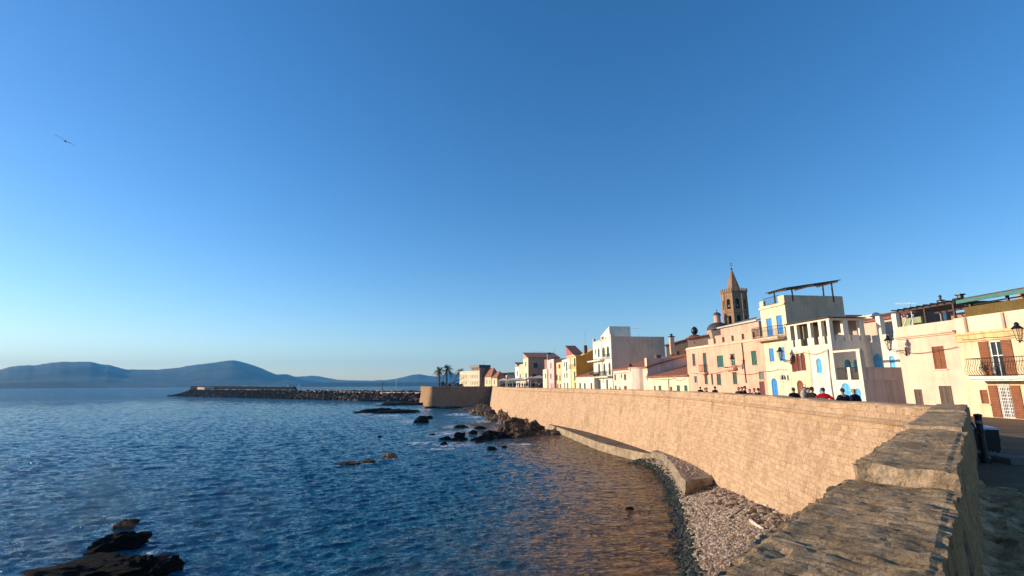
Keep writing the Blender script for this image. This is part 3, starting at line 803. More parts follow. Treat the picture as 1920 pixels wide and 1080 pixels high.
# ---- 3. white house with loggias
mW = plaster((.80, .71, .56), stain=.3); mP = plaster((.78, .60, .40))
C = G2(1560, 650)                    # near corner of the main wing
P0 = G2(1479, 640)
h = House('house', 'white house with pillared loggias and sky blue arched doors', P0, C, 8.5, 5, mW)
zf_ = h.hf(1515, 648)[1]             # top of the solid wall on the left
zdeck = h.hf(1515, 676)[1]
# left bay: wall up to the loggia sill
zsill = h.hf(1500, 650)[1]
h.z1 = zsill
h.w(1489.5, 681, 10, 33, 'shutter', 'maroon', arch=2); h.w(1497.5, 679.5, 7, 33, 'shutter', 'maroon', arch=2); h.w(1506, 678.5, 9, 33, 'shutter', 'maroon', arch=2)
h.w(1502, 733, 12, 40, 'door', 'brown', arch=1, name='door', down=True)
h.w(1536, 685.5, 10, 28, 'shutter', 'skyblue', arch=1); h.w(1541.5, 738, 9, 22, 'door', 'skyblue', arch=1, name='door')
h.w(1590, 686, 12, 24, 'shutter', 'teal', side=True, arch=1, name='balcony_door'); h.w(1607, 686, 12, 24, 'shutter', 'teal', side=True, arch=1, name='balcony_door')
# the wall is split: peach and white halves
h.finish(); W = h.W
E_ = h.E; I_ = h.I
ss = h.hf(1521, 690)[0]
mb = MB()
# thin peach render coat over the left half, with the openings kept clear
ops = [o[:5] for o in h.front if o[0] < ss]
face(mb, (0, -.025, 0), (1, 0, 0), (0, 1, 0), 0, ss, -.05, zsill-.35, [(a-.01, b+.01, c-.01, d+.01, e) for a, b, c, d, e in ops], .024)
mb.build('peach_render', [mP], h.root)
ztop = h.hf(1553, 599)[1]
# loggia pillars & beam, front
def pillar(mb, s, d, z0, z1, r=.17): mb.box(s-r, s+r, d-r, d+r, z0, z1)
def sf(u, v): return h.hf(u, v)[0]
mb = EachBox(); zr = h.hf(1500, 632)[1]
pil = [sf(1475.5, 625), sf(1492, 625), sf(1517, 620), sf(1537.5, 620), W-.17]
pil[0] = .17
for s in pil: pillar(mb, s, .17, zsill+.004, ztop-.02, .16)
mb.build('pillar', [mW], h.root)
mb = MB(); mb.box(-.1, W+.05, 0, .34, ztop-.018, ztop+.14); mb.build('beam', [mW], h.root)
zbal = zsill+ (ztop-zsill)*.33
mb = EachBox()
for a, b in zip(pil, pil[1:]):
    q = (b-a); mb.box(a+.161, a+.161+q*.18, .04, .3, zsill+.004, zbal); mb.box(b-.161-q*.14, b-.161, .04, .3, zsill+.004, zbal)
mb.build('parapet', [mW], h.root)
for a, b in zip(pil, pil[1:]):
    q = b-a; h.rail(a+.2+q*.18, b-.2-q*.14, zsill+.08, zbal-.03, .15, 'grille', M['iron2'], .10, ends=False)
mb = MB(); mb.box(.1, W-.3, 3.3, 3.5, zsill, ztop+.2); mb.build('back_wall', [plaster((.55, .46, .42))], h.root)
mb = MB(); mb.box(-.15, W+.25, -.22, 3.3, ztop+.145, ztop+.21); mb.build('reed_roof', [M['wood']], h.root)
# upper camera-facing side: piers over a solid parapet
D = h.hs(1632, 640)[0]              # depth to the recessed west wall
def sdp(u, v): return h.hs(u, v)[0]
mb = MB(); zs2 = h.hs(1590, 639)[1]
mb.box(W-.30, W, .35, D, zsill+.004, zs2); mb.build('side_parapet', [mW], h.root)
mb = EachBox()
for u in (1587, 1617): s = sdp(u, 620); mb.box(W-.32, W-.003, s-.22, s+.22, zs2+.002, ztop-.02)
mb.build('pillar', [mW], h.root)
mb = EachBox()
for u in (1575, 1605, 1626): s = sdp(u, 632); mb.box(W-.28, W-.02, s-.35, s+.35, zs2+.004, zs2+.5)
mb.build('parapet', [mW], h.root)
mb = MB(); mb.box(W-.34, W+.03, .345, D+.3, ztop-.016, ztop+.13); mb.build('beam', [mW], h.root)
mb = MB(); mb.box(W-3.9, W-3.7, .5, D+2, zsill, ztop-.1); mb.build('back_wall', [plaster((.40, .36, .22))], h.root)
# recessed west wall between wing and beige house
R0 = C+I_*D; R1p = R0+E_*hit(1692, 690, R0, E_)[0]
zter = hit(1660, 690, C+I_*1.+E_*4.6, I_)[1]
hr = House('house', 'set back white part of the blue arched house behind its terrace, beside the beige house', R0, R1p, 5.5, hit(1655, 640, R0, E_)[1], mW)
hr.w(1642, 678, 25, 29, 'shutter', 'skyblue', arch=1, name='terrace_door'); hr.w(1673, 679, 10, 25, 'shutter', 'skyblue', arch=1)
hr.finish(); z1 = hr.z1; Wr = hr.W
# it is the same building: parent under the white house
hr.root.parent = h.root; hr.root.matrix_parent_inverse = Matrix()
hr.root.location = (W, D, 0); hr.root.rotation_euler = (0, 0, 0)
for c_ in list(hr.root.children):
    c_.parent = h.root; c_.location = Vector((W, D, 0))+c_.location
bpy.data.objects.remove(hr.root)
ztr = hit(1660, 590, R0, E_)[1]
mb = EachBox()
for u in (1647, 1678): s = W+hit(u, 610, R0, E_)[0]; mb.box(s-.2, s+.2, D, D+.4, z1+.003, ztr-.02)
mb.build('pillar', [mW], h.root)
mb = EachBox()
for u in (1640, 1655, 1682): s = W+hit(u, 632, R0, E_)[0]; mb.box(s-.3, s+.3, D+.02, D+.3, z1+.003, z1+.55)
mb.build('parapet', [mW], h.root)
mb = MB(); mb.box(W+.3, W+Wr, D, D+.35, ztr-.016, ztr+.1); mb.build('beam', [M['wood']], h.root)
mb = MB(); mb.box(W-.2, W+Wr*.7, D+3.2, D+3.4, z1-.2, ztr-.1); mb.build('back_wall', [plaster((.33, .34, .17))], h.root)
mb = MB(); s = W+1.2
for k in range(3): mb.tube([(s+k*.5, D+.9, z1), (s+k*.5+.5, D+1.6, ztr-.1)], .05, 6)
mb.build('brace', [M['wht']], h.root)
# terrace block in front
T1 = hit(1630, 720, C, -L2[1])[0] if False else None
Lb = hit(1617, 700, C, E_)[0]; zt_ = hit(1618, 712, C, E_)[1]; zpar = hit(1660, 690, C+E_*Lb, I_)[1]
b_ = House('x', 'x', C, C+E_*Lb, D+.4, zt_, mW, sidemat=plaster((.90, .70, .54)))  # side colour raised and warmed to offset the shade it stands in
def bwin(u, v, wp, hp, **k):
    b_.w(u, v, wp, hp, 'door', 'skyblue', arch=1, name='door', down=True, **k)
bwin(1587, 735, 18, 34); bwin(1609.5, 741, 11, 26)
b_.finish()
for c_ in list(b_.root.children):
    c_.parent = h.root; c_.location = Vector((W+.003, 0, 0))+c_.location
bpy.data.objects.remove(b_.root)
zb2 = hit(1605, 658, C, E_)[1]
mb = MB(); mb.box(W+Lb-.25, W+Lb, .4, D+.38, zt_+.005, zpar); mb.box(W+Lb-.3, W+Lb+.04, .385, D+.4, zpar+.003, zpar+.06); mb.build('terrace_parapet', [plaster((.90, .70, .54)), mW], h.root)  # repeats the block side's shade-offset colour
mb = MB(); mb.box(W+Lb-.38, W+Lb-.02, .02, .38, zt_+.004, zb2); mb.build('corner_pillar', [mW], h.root)
mb = MB(); mb.box(W+.005, W+Lb-.02, .04, .30, zb2+.002, zb2+.16); mb.build('beam', [mW], h.root)
mb = EachBox(); mid = W+Lb*.5; mb.box(mid-.14, mid+.14, .04, .3, zt_+.004, zt_+.98); mb.build('parapet', [mW], h.root)
h.rail(W+.1, mid-.16, zt_+.06, zt_+.95, .14, 'grille', M['iron2'], .10, ends=False, rad=.02); h.rail(mid+.16, W+Lb-.42, zt_+.06, zt_+.95, .14, 'grille', M['iron2'], .10, ends=False, rad=.02)
mb = MB(); mb.tube([(sf(1553, 655), -.06, h.hf(1553, 655)[1]), (sf(1557, 700), -.06, 1.6), (sf(1565, 750), -.06, .05)], .045, 6); mb.build('drain_pipe', [paint((.30, .26, .22), .6)], h.root)
HW = h

# ---- 4. house with blue shutters
mC = plaster(CREAM)
P1 = G2(1479, 600)+I_*.004-E_*.003; P0 = G2(1431, 640)
P1 = h.P0-h.E*.004
h = House('house', 'tall cream house with four bright blue shuttered windows and a roof pergola', P0, P1, 5.2, 9, mC, sidemat=plaster((.85, .53, .33)))  # side plaster made redder to offset blue sky fill in its shade
h.depth = max(3.5, min(9, h.hs(1580, 560)[0]))
h.z1 = h.hf(1450, 574)[1]
h.w(1443, 613.5, 10.5, 34, 'shutter', 'blue', name='balcony_door'); h.w(1462, 609, 11, 36, 'shutter', 'blue', name='balcony_door')
h.w(1447, 665.5, 9, 25, 'shutter', 'blue'); h.w(1466.5, 664, 10, 26, 'shutter', 'blue')
h.w(1453, 729, 11, 40, 'door', 'blue', arch=1, name='door', down=True, label='pale blue arched door')
h.w(1468, 707, 11, 12, 'glass', 'grey', arch=1); h.w(1477.5, 708, 3.5, 10, 'glass', 'grey', arch=1, detail=False)
h.finish(); W = h.W; z1 = h.z1; D = h.depth
mb = MB(); mb.box(-.06, W+.02, -.12, -.003, z1-.1, z1+.06); mb.build('cornice', [mC], h.root)
zr = h.hf(1477, 551)[1]
mb = MB(); mb.box(0, .6, 0, .25, z1+.063, z1+.75); mb.box(W-.9, W, 0, .25, z1+.063, zr); mb.box(W-.25, W, .252, D, z1+.004, zr); mb.box(.6, W-.9, 0, .2, z1+.063, z1+.2); mb.build('roof_parapet', [h.sidemat], h.root)
# railing along the roof front
h.rail(.5, W-.9, z1+.25, z1+.95, .1, 'roof_railing', M['iron'], .18, ends=False)
zp0 = zr+.0; za = h.hf(1467, 543)[1]
mb = MB()
for s, d in ((W-1.6, .2), (W-1.6, D-.6), (W+.0, .9), (W+.0, D-1)):
    mb.box(s-.05, s+.05, d-.05, d+.05, zr-.6, zr+.45+.95*d/D)
for d in (.2, D*.5, D-.6): z_ = zr+.45+.95*d/D; mb.box(W-2.4, W+.3, d-.06, d+.06, z_, z_+.10)
for k in range(8):
    s = W-2.3+.36*k; z_ = zr+.56
    mb.hexa([(s-.05, -.2, z_-.02), (s+.05, -.2, z_-.02), (s+.05, D-.2, z_+.95), (s-.05, D-.2, z_+.95)], [(s-.05, -.2, z_+.06), (s+.05, -.2, z_+.06), (s+.05, D-.2, z_+1.03), (s-.05, D-.2, z_+1.03)])
mb.build('pergola', [M['wood']], h.root)
sb, zb = h.hf(1424, 640)[0], h.hf(1445, 634)[1]
h.balcony(max(-1.6, h.hf(1424, 640)[0]), W-.35, zb, .85, 1.0, M['iron2'], slabmat=plaster((.66, .50, .34)))
HBL = h
back_house('house', 'low grey walled house with a slanting roof edge behind the blue shuttered house', 1545, 1586, 56, 588, 6, plaster((.50, .42, .38)), 'flat', 1.)
back_house('house', 'small terracotta coloured roof house behind the white loggias', 1585, 1618, 56, 590, 6, plaster((.60, .30, .20)), 'flat', 1)
back_house('house', 'pale chimney-like roof house above the right end of the white loggias', 1642, 1678, 52, 588, 4, plaster((.70, .56, .42)), 'flat', 1)

# ---- 5. pink crenellated house
mPk = plaster((.80, .42, .29), stain=.4)
P1 = h.P0-h.E*.004; P0 = G2(1289, 690)
h = House('house', 'long pink house with a crenellated parapet and dark green shutters', P0, P1, 9, 5, mPk)
h.z1 = h.hf(1370, 644)[1]
for u, v, w_, hh in ((1350.5, 677.5, 12, 22), (1374, 674, 8, 22), (1414, 671, 10, 27)): h.w(u, v, w_, hh, 'shutter', 'green')
for u, v, w_, hh in ((1301, 674.5, 5.5, 23), (1322, 680, 6.5, 37), (1324, 711, 6, 19), (1335.5, 711.5, 3.5, 20), (1348, 711.5, 8, 21), (1378, 709, 8, 23)): h.w(u, v, w_, hh, 'shutter', 'dgreen', detail=w_ > 5)
h.w(1304, 711, 6, 15, 'glass', 'wht'); h.w(1428, 704, 10, 15, 'shutter', 'grey'); h.w(1430, 735, 10, 40, 'door', 'doorred', name='door', down=True)
h.finish(); W = h.W; z1 = h.z1
mb = MB(); mb.box(-.05, W, -.10, -.003, z1-.08, z1+.05); mb.build('cornice', [plaster((.78, .52, .38))], h.root)
mb = EachBox(); s0 = h.hf(1327, 640)[0]; mb.box(s0, W, 0, .3, z1+.053, h.hf(1370, 640)[1])
zm = z1+1.0
for a, b in ((1327, 1337), (1343.5, 1353.5), (1359.5, 1371), (1378.5, 1390.6), (1398.5, 1411)):
    sa = h.hf(a, 632)[0]; sb = h.hf(b, 632)[0]; mb.box(sa, sb, .002, .298, h.hf(1370, 640)[1]+.002, h.hf(1365, 630)[1])
mb.build('merlon_parapet', [mPk], h.root)
mb = MB(); mb.box(0, s0-.003, 0, .25, z1+.053, z1+.22); mb.build('low_parapet', [plaster((.76, .6, .46))], h.root)
h.rail(W-1.9, W-.05, z1+.4, z1+1.25, .15, 'roof_railing', M['iron2'], .14, ends=False)
# penthouse
q0 = h.P0+h.I*3.2+h.E*hit(1352, 632, h.P0+h.I*3.2, h.E)[0]; q1 = h.P0+h.I*3.2+h.E*hit(1424, 620, h.P0+h.I*3.2, h.E)[0]
pz = hit(1352, 618, q0, h.E)[1]
a = (q0-h.P0).dot(h.E); b = (q1-h.P0).dot(h.E)
mb = MB(); mb.box(a, min(b, W-.3), 3.2, 8.5, z1+.002, pz+.15); mb.build('penthouse', [plaster((.62, .40, .29))], h.root)
mb = MB(); mb.hexa([(a-.3, 2.9, pz+.155), (b, 2.9, pz+.155), (b, 8.8, pz+1.5), (a-.3, 8.8, pz+1.5)], [(a-.3, 2.9, pz+.30), (b, 2.9, pz+.30), (b, 8.8, pz+1.65), (a-.3, 8.8, pz+1.65)]); mb.build('penthouse_roof', [plaster((.60, .56, .46))], h.root)
mb = MB(); mb.box(a-3.2, a-.01, 4.2, 8.5, z1+.002, pz-.5); mb.build('stair_house', [plaster((.62, .38, .27))], h.root)
mb = MB(); mb.tube([(h.hf(1391.5, 642)[0], -.07, h.hf(1391.5, 642)[1]), (h.hf(1400, 718)[0], -.07, h.hf(1400, 718)[1])], .06, 6); mb.build('drain_pipe', [paint((.12, .08, .06), .6)], h.root)
sb = h.hf(1322, 698); h.balcony(sb[0]-.7, sb[0]+.7, sb[1], .5, .9, M['iron'])
sb = h.hf(1373, 690); h.balcony(sb[0]-.95, sb[0]+.95, sb[1], .5, .12, M['iron2'])
HP = h

# ---- 6. low cream house with tiled roof
P1 = h.P0-h.E*.004; P0 = G2(1215, 712)
h = House('house', 'low one storey cream house with an orange tiled roof beside the pink house', P0, P1, 8, 3, mC, roof='front', rise=2.2)
h.z1 = h.hf(1250, 706.5)[1]
for u, w_, hh, mt in ((1228, 3, 9, 'dgreen'), (1237.5, 5, 10, 'green'), (1272, 6, 11, 'green'), (1286, 6, 11, 'green')): h.w(u, 728, w_, hh, 'shutter', mt)
h.w(1258.5, 730, 4, 10, 'door', 'doorred', name='door', down=True)
h.finish()
mb = MB(); s, z = h.hf(1254, 712); mb.tube([(s, -.06, z), (s, -.06, .1)], .05, 6); mb.build('drain_pipe', [M['iron2']], h.root)
HL = h
# ---- 7. rounded pink and white house
P1 = h.P0-h.E*.004; P0 = G2(1150, 712)
h = House('house', 'pale pink house with a rounded corner and tiled roof before the tall white block', P0, P1, 8, 4, plaster((.78, .60, .48)), roof='front', rise=2.3)
h.z1 = h.hf(1180, 692)[1]
rc = h.hf(1204, 700)[0]
for u, v, w_, hh, mt in ((1153.5, 707.5, 3, 11, 'dgreen'), (1165, 705, 2, 6, 'dgreen'), (1172, 707, 4, 11, 'dgreen'), (1154.5, 727, 3, 8, 'dgreen'), (1216, 706.5, 5, 12, 'dbrown')): h.w(u, v, w_, hh, 'shutter', mt, detail=w_ > 3)
for u, w_ in ((1173, 4.5), (1184.5, 4.5), (1218, 5)): h.w(u, 728, w_, 9, 'door', 'doorred', name='door', down=True)
h.finish(); z1 = h.z1
# rounded bay
mb = MB(); n = 14; c0 = h.hf(1186, 705)[0]; c1 = h.hf(1206, 705)[0]; 
ring = [((c0+(c1-c0)*k/n), -1.25*math.sin(math.pi*min(1, k/n))**.6) for k in range(n+1)]
mb.prism([(x, y-.003, -.05) for x, y in ring], [(x, y-.003, z1-.02) for x, y in ring]); mb.build('rounded_corner', [h.mat], h.root)
mb = MB(); mb.prism([(x*1.0, y*1.05-.1, z1-.017) for x, y in ring], [(x, y*1.05-.1, z1+.12) for x, y in ring]); mb.build('cornice', [h.mat], h.root)
mb = EachBox(); W = h.W; mb.box(W-1.6, W-.05, -.02, 6.8, z1-.5, z1+.0); mb.box(W-.9, W-.05, -.03, 7, z1+.0, z1+1.5); mb.build('party_wall', [plaster((.78, .54, .40))], h.root)
mb = MB(); s = h.hf(1187, 682)[0]; mb.box(s-.5, s+.5, 4, 4.8, z1+.9, z1+2.3); mb.build('chimney', [M['dbrown']], h.root)
HR = h
# ---- 8. tall white block
mT = plaster((.80, .74, .60), stain=.2)
P0 = G2(1113.5, 700, 1.0); P1 = G2(1148, 700, 1.0)
h = House('apartment_house', 'tall white three storey house with a huge windowless shaded side wall', P0, P1, 12, 10, mT, sidemat=plaster((.74, .54, .38), stain=.3), cat='house')  # browner side plaster paints the shaded look of the white wall
h.depth = h.hs(1247, 660)[0]; h.z1 = h.hf(1130, 640.5)[1]
for u, v, w_, hh in ((1117, 660, 2, 10), (1122.5, 661, 3.5, 17), (1132, 660, 4.5, 18), (1140, 659, 5, 20), (1123.5, 692, 3.5, 23), (1133.5, 692, 3.5, 22), (1143, 691, 4, 23), (1125, 721, 3, 18), (1138.5, 721, 3.5, 19)):
    h.w(u, v, w_, hh, 'shutter', 'dgreen', arch=1 if v < 715 and w_ > 3 else 0, down=v > 715)
h.finish(); W = h.W; D = h.depth; z1 = h.z1; zr = h.hs(1200, 631)[1]
mb = MB()
for s in (.25, W*.5, W-.25): mb.box(s-.25, s+.25, 0, .5, z1+.003, zr+.5)
mb.box(W-.3, W-.002, .502, D, z1+.003, zr); mb.box(0, .3, .502, D, z1+.003, zr-.5); mb.box(.5, W-.5, .0, .25, z1+.004, z1+.45); mb.build('roof_parapet', [h.sidemat, mT], h.root)
mb = MB(); sd0 = h.hs(1170, 625)[0]; sd1 = h.hs(1198, 625)[0]
a0 = h.hs(1160, 625)[0]; zk = hit(1190, 619, h.P1, h.I)[1]
mb.hexa([(W-9, sd1-5, zr-.6), (W-3.2, sd1-5, zr-.6), (W-3.2, sd1-.5, zr-.6), (W-9, sd1-.5, zr-.6)], [(W-9, sd1-5, zk-.5), (W-3.2, sd1-5, zk+1.1), (W-3.2, sd1-.5, zk+1.1), (W-9, sd1-.5, zk-.5)]); mb.build('stair_house', [mT], h.root)
zb = h.hf(1125, 675)[1]; h.balcony(-1.5, W*.62, zb, 1.0, .18, M['iron'], slabmat=mT); h.rail(W*.65, W-.1, zb, zb+.9, -.3, 'railing', M['iron'], .2)
zb = h.hf(1130, 706)[1]; h.balcony(-.3, W-.1, zb, 1.0, 1.0, M['iron'], slabmat=mT)
mb = MB(); s, z = h.hf(1129, 645); mb.tube([(s, -.08, z), (s, -.08, 2.2)], .05, 5); mb.build('drain_pipe', [M['iron']], h.root)
HT = h
# ---- 9. low white house with red roof, left of it
P1 = G2(1114, 712); P0 = G2(1081, 714)
h = House('house', 'low white house with a sloping red roof between ochre house and tall white block', P0, P1, 9, 3, plaster((.80, .70, .56)), roof='front', rise=3.2)
h.z1 = h.hf(1097, 706)[1]
for u in (1088, 1096.5): h.w(u, 724, 3.2, 11, 'shutter', 'dgreen', detail=False)
h.w(1109, 725, 3, 14, 'door', 'dgreen', name='door', down=True, detail=False); h.finish()
# ---- 10. ochre house
mO = plaster((.78, .62, .28), stain=.15)
P1 = G2(1080.5, 700); P0 = G2(1070, 700)
h = House('house', 'narrow yellow fronted house with a large plain ochre side wall', P0, P1, 14, 9, mO, sidemat=plaster((.92, .40, .05), stain=.15), roof='flat')
h.depth = h.hs(1115, 680)[0]+.5; h.z1 = h.hf(1075, 668)[1]
h.w(1077.5, 679.5, 3, 16, 'shutter', 'dgreen', detail=False); h.w(1077.5, 705, 2.6, 17, 'shutter', 'dgreen', detail=False); h.w(1078.5, 723, 2.4, 12, 'door', 'dgreen', detail=False, down=True, name='door')
h.finish(); W = h.W; D = h.depth; z1 = h.z1
mb = MB(); mb.prism([(-.1, 1.5, z1+.003), (-.1, D, z1+.003), (-.1, D, z1+1.8)], [(W+.0, 1.5, z1+.003), (W, D, z1+.003), (W, D, z1+1.8)]); mb.build('roof_gable', [h.sidemat], h.root)
mb = MB(); mb.box(-.15, W+.1, -.35, 1.2, z1+.0, z1+.25); mb.build('cornice', [mO], h.root)
mb = MB(); s = h.hs(1098, 655)[0]; mb.box(W-1.5, W-.9, s, s+.7, z1+.5, z1+2.6); mb.tube([(W-1.2, s+.3, z1+2.6), (W-1.2, s+.3, z1+6)], .025, 4); mb.build('chimney', [M['dbrown']], h.root)
h.rail(0, W, h.hf(1075, 691)[1], h.hf(1075, 691)[1]+1, -.6, 'balcony_railing', M['iron2'], .3)
# ---- 11..14 narrow houses
def narrow(u0, u1, vt, lab, mat, wins, depth=11, roof='flat', rise=1, side=None, off=0., sidewins=(), low=None, name='house', roofmat=None):
    P0_ = G2(u0, 700, off); P1_ = G2(u1, 700, off)
    hh = House(name, lab, P0_, P1_, depth, 5, mat, roof=roof, rise=rise, sidemat=side, roofmat=roofmat); hh.z1 = hh.hf((u0+u1)/2, vt)[1]  # side, if given, is a darker copy of mat with its shade painted in
    for wd in wins: hh.w(*wd[:4], 'shutter', wd[4] if len(wd) > 4 else 'dgreen', detail=False, down=wd[1] > 722, name='door' if wd[1] > 722 else 'window')
    for wd in sidewins: hh.w(*wd[:4], 'shutter', wd[4] if len(wd) > 4 else 'dgreen', detail=False, side=True)
    hh.finish(); return hh
narrow(1054, 1069.6, 673.5, 'narrow pale cream four window house with a flat cornice beside the yellow one', plaster((.80, .76, .56)), [(1058, 683, 2, 9), (1062.5, 687, 2.6, 17), (1058.5, 705, 1.6, 8), (1063, 703.5, 2, 10), (1059, 723, 2, 11), (1064.5, 723, 2.4, 11)], depth=6, off=-.2)
narrow(1043.5, 1053.8, 679.5, 'narrow peach house with orange awning between the rose house and the cream one', plaster((.76, .56, .32)), [(1049, 687, 3.6, 8, 'doorred'), (1042.5+2, 708, 2.4, 10), (1050, 709, 2.2, 10), (1046, 724, 2, 8), (1051, 724, 2, 8)], depth=6)
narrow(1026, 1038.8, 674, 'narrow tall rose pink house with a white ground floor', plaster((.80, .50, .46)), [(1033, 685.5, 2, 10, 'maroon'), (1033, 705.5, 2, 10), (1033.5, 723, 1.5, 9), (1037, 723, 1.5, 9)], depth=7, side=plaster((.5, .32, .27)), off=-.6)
narrow(1018, 1025.6, 692.5, 'small cream house in front of the big gabled house, left of the rose one', plaster((.80, .68, .48)), [(1023, 705, 1.8, 9)], depth=5, off=-1.)
back_house('house', 'dark roofed brown house on the skyline behind the rose and peach houses', 1030, 1066, 170, 672, 10, plaster((.34, .20, .14)), 'flat', 1, roofmat=M['tile2'])
back_house('house', 'purple red gabled roof house rising behind the narrow cream house', 1075, 1092, 135, 664, 9, plaster((.62, .32, .30)), 'near', 3.0, plaster((.40, .13, .12)), roofmat=M['tile2'])
# ---- 15. big gabled house facing us
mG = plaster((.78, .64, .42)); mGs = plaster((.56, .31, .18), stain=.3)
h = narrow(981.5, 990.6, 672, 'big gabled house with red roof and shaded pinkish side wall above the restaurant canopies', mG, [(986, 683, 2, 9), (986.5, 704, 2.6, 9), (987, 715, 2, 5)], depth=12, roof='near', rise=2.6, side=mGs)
bpy.data.objects.remove(h.root) if False else None
HG = h
for k, (u, v, w_, hh) in enumerate(((1004, 685, 7, 9), (1002, 706.5, 7.5, 10), (1009, 706.5, 3, 10))):
    s0, z_ = h.hs(u-w_/2, v); s1, _ = h.hs(u+w_/2, v); z0 = h.hs(u, v+hh/2)[1]; z1_ = h.hs(u, v-hh/2)[1]
    mb = MB(); W = h.W; mb.box(W+.003, W+.06, s0, s1, z0, z1_); a = mb.build('window', [M['black']], h.root)
    mb = MB(); mb.box(W+.062, W+.09, s0+.2*(s1-s0), s0+.45*(s1-s0), z0+.1, z1_-.1); mb.build('shutter', [M['dgreen']], a)
narrow(973.5, 981.2, 683, 'narrow ochre cream house left of the big gabled house', plaster((.74, .56, .34)), [(976, 706, 1.6, 9)], depth=7, side=plaster((.42, .28, .18)))
narrow(966, 973.2, 688, 'pale grey fronted house with a dark sloping roof, second left of the gabled house', plaster((.72, .66, .58)), [(970, 700, 1.6, 9)], depth=7, roof='near', rise=2.2, side=plaster((.40, .34, .31)), roofmat=M['tile2'])
# ---- mid distance
def box_house(lab, u0, u1, us, vt, Y, mat, side, az=-8, roof='flat', rise=2, wins=(), swins=(), trim=None, name='house'):
    """front from u0(far) to u1(near), camera facing side from u1 to us; Y distance of the near corner"""
    P1_ = PY(u1, 720, Y).to_2d(); d = D2(az); P0_ = fp(u0, 720, (P1_, d))
    hh = House(name, lab, P0_, P1_, 8, 5, mat, roof=roof, rise=rise, sidemat=side, trim=trim); hh.z1 = hh.hf((u0+u1)/2, vt)[1]  # side repeats the front tone darker, shade put into the colour
    hh.depth = hh.hs(us, 715)[0]
    for wd in wins: hh.w(*wd[:4], 'shutter', 'grey', detail=False)
    for wd in swins: hh.w(*wd[:4], 'shutter', 'dgreen', detail=False, side=True)
    hh.finish(); return hh
back_house('house', 'flat roofed tan house standing behind the white awnings', 952, 966, 225, 703, 10, plaster((.62, .46, .30)), 'flat', 1.2)
box_house('tan house with a dark roof behind the awnings, right of the hipped villas', 950, 953, 965, 698.5, 240, plaster((.70, .5, .36)), plaster((.40, .25, .17)), roof='flat')
hv = [(u, 716, 1.6, 8) for u in (908, 913, 918.5, 923, 928)]
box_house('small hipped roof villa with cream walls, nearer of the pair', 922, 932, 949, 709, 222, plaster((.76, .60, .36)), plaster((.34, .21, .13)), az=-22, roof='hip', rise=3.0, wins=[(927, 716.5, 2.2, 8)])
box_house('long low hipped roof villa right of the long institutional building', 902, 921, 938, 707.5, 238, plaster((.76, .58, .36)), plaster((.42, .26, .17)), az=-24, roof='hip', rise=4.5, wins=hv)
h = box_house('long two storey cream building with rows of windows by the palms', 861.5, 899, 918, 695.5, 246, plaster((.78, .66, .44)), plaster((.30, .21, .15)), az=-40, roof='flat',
   wins=[(u, 706, 1.1, 6) for u in (866, 869, 872, 875, 883, 886, 889, 892, 895)]+[(u, 718, 1.1, 6) for u in (866, 869, 872, 875, 883, 886, 889, 892, 895)], name='public_building')
W = h.W; D = h.depth; z1 = h.z1
mb = MB(); mb.box(W-7, W-.01, .01, D, z1+.003, z1+1.4); mb.build('roof_storey', [h.sidemat], h.root)
mb = MB(); mb.box(W-7.6, W+.4, -.6, D+.3, z1+1.403, z1+2.8); mb.tube([(W-3, D*.8, z1+2.8), (W-3, D*.8, z1+4.6)], .08, 5); mb.build('dark_canopy', [M['black']], h.root)
back_house('long_house', 'long low dark roof stretching behind the hipped villas', 916, 958, 290, 699, 10, plaster((.25, .15, .12)), 'flat', 1)

# ---- old brown building between the white block and the pink house
P = PY(1252, 650, 84)
def bh(lab, u0, u1, Y, vt, depth, mat, side, wins=(), roof='flat', rise=1.5, roofmat=None):
    hh = back_house('house', lab, u0, u1, Y, vt, depth, mat, roof, rise, side, wins=wins, roofmat=roofmat, az=23); return hh
bh('old weathered brown house with two dark windows right of the tall white wall', 1249, 1292, 88, 648, 8, plaster((.66, .50, .36)), plaster((.24, .16, .11), stain=.5), [(1262, 666, 3.6, 11), (1272, 665, 4, 13)], 'front', 1.2)
bh('brown rooftop house with a terracotta roof edge behind the pink house', 1289, 1327, 78, 635.5, 6, plaster((.60, .42, .32)), plaster((.46, .29, .19), stain=.4), [(1302, 642, 2, 4)], 'front', .6)
# red dome
p = PY(1303, 632, 110); rt = empty('red_dome', (p.x, p.y, 0), 0, 'small dark red tiled dome on the skyline left of the pink house', 'dome')
rr_ = 26/2*112/F; z0 = p.z-.4
mb = MB(); mb.lathe([(rr_*math.cos(a*math.pi/16), rr_*.62*math.sin(a*math.pi/16)) for a in range(9)][:-1]+[(.3, rr_*.63)], (0, 0, z0), 20); mb.build('dome', [tilem((.22, .05, .04))], rt, True)
mb = MB(); mb.lathe([(rr_*1.02, -8), (rr_*1.02, .05)], (0, 0, z0), 16); mb.build('drum', [plaster((.4, .25, .18))], rt)
mb = MB(); mb.lathe([(.35, 0), (.7, .5), (.75, 1.0), (.5, 1.5), (.1, 1.8)], (0, 0, z0+rr_*.6), 10); mb.build('finial', [M['black']], rt, True)
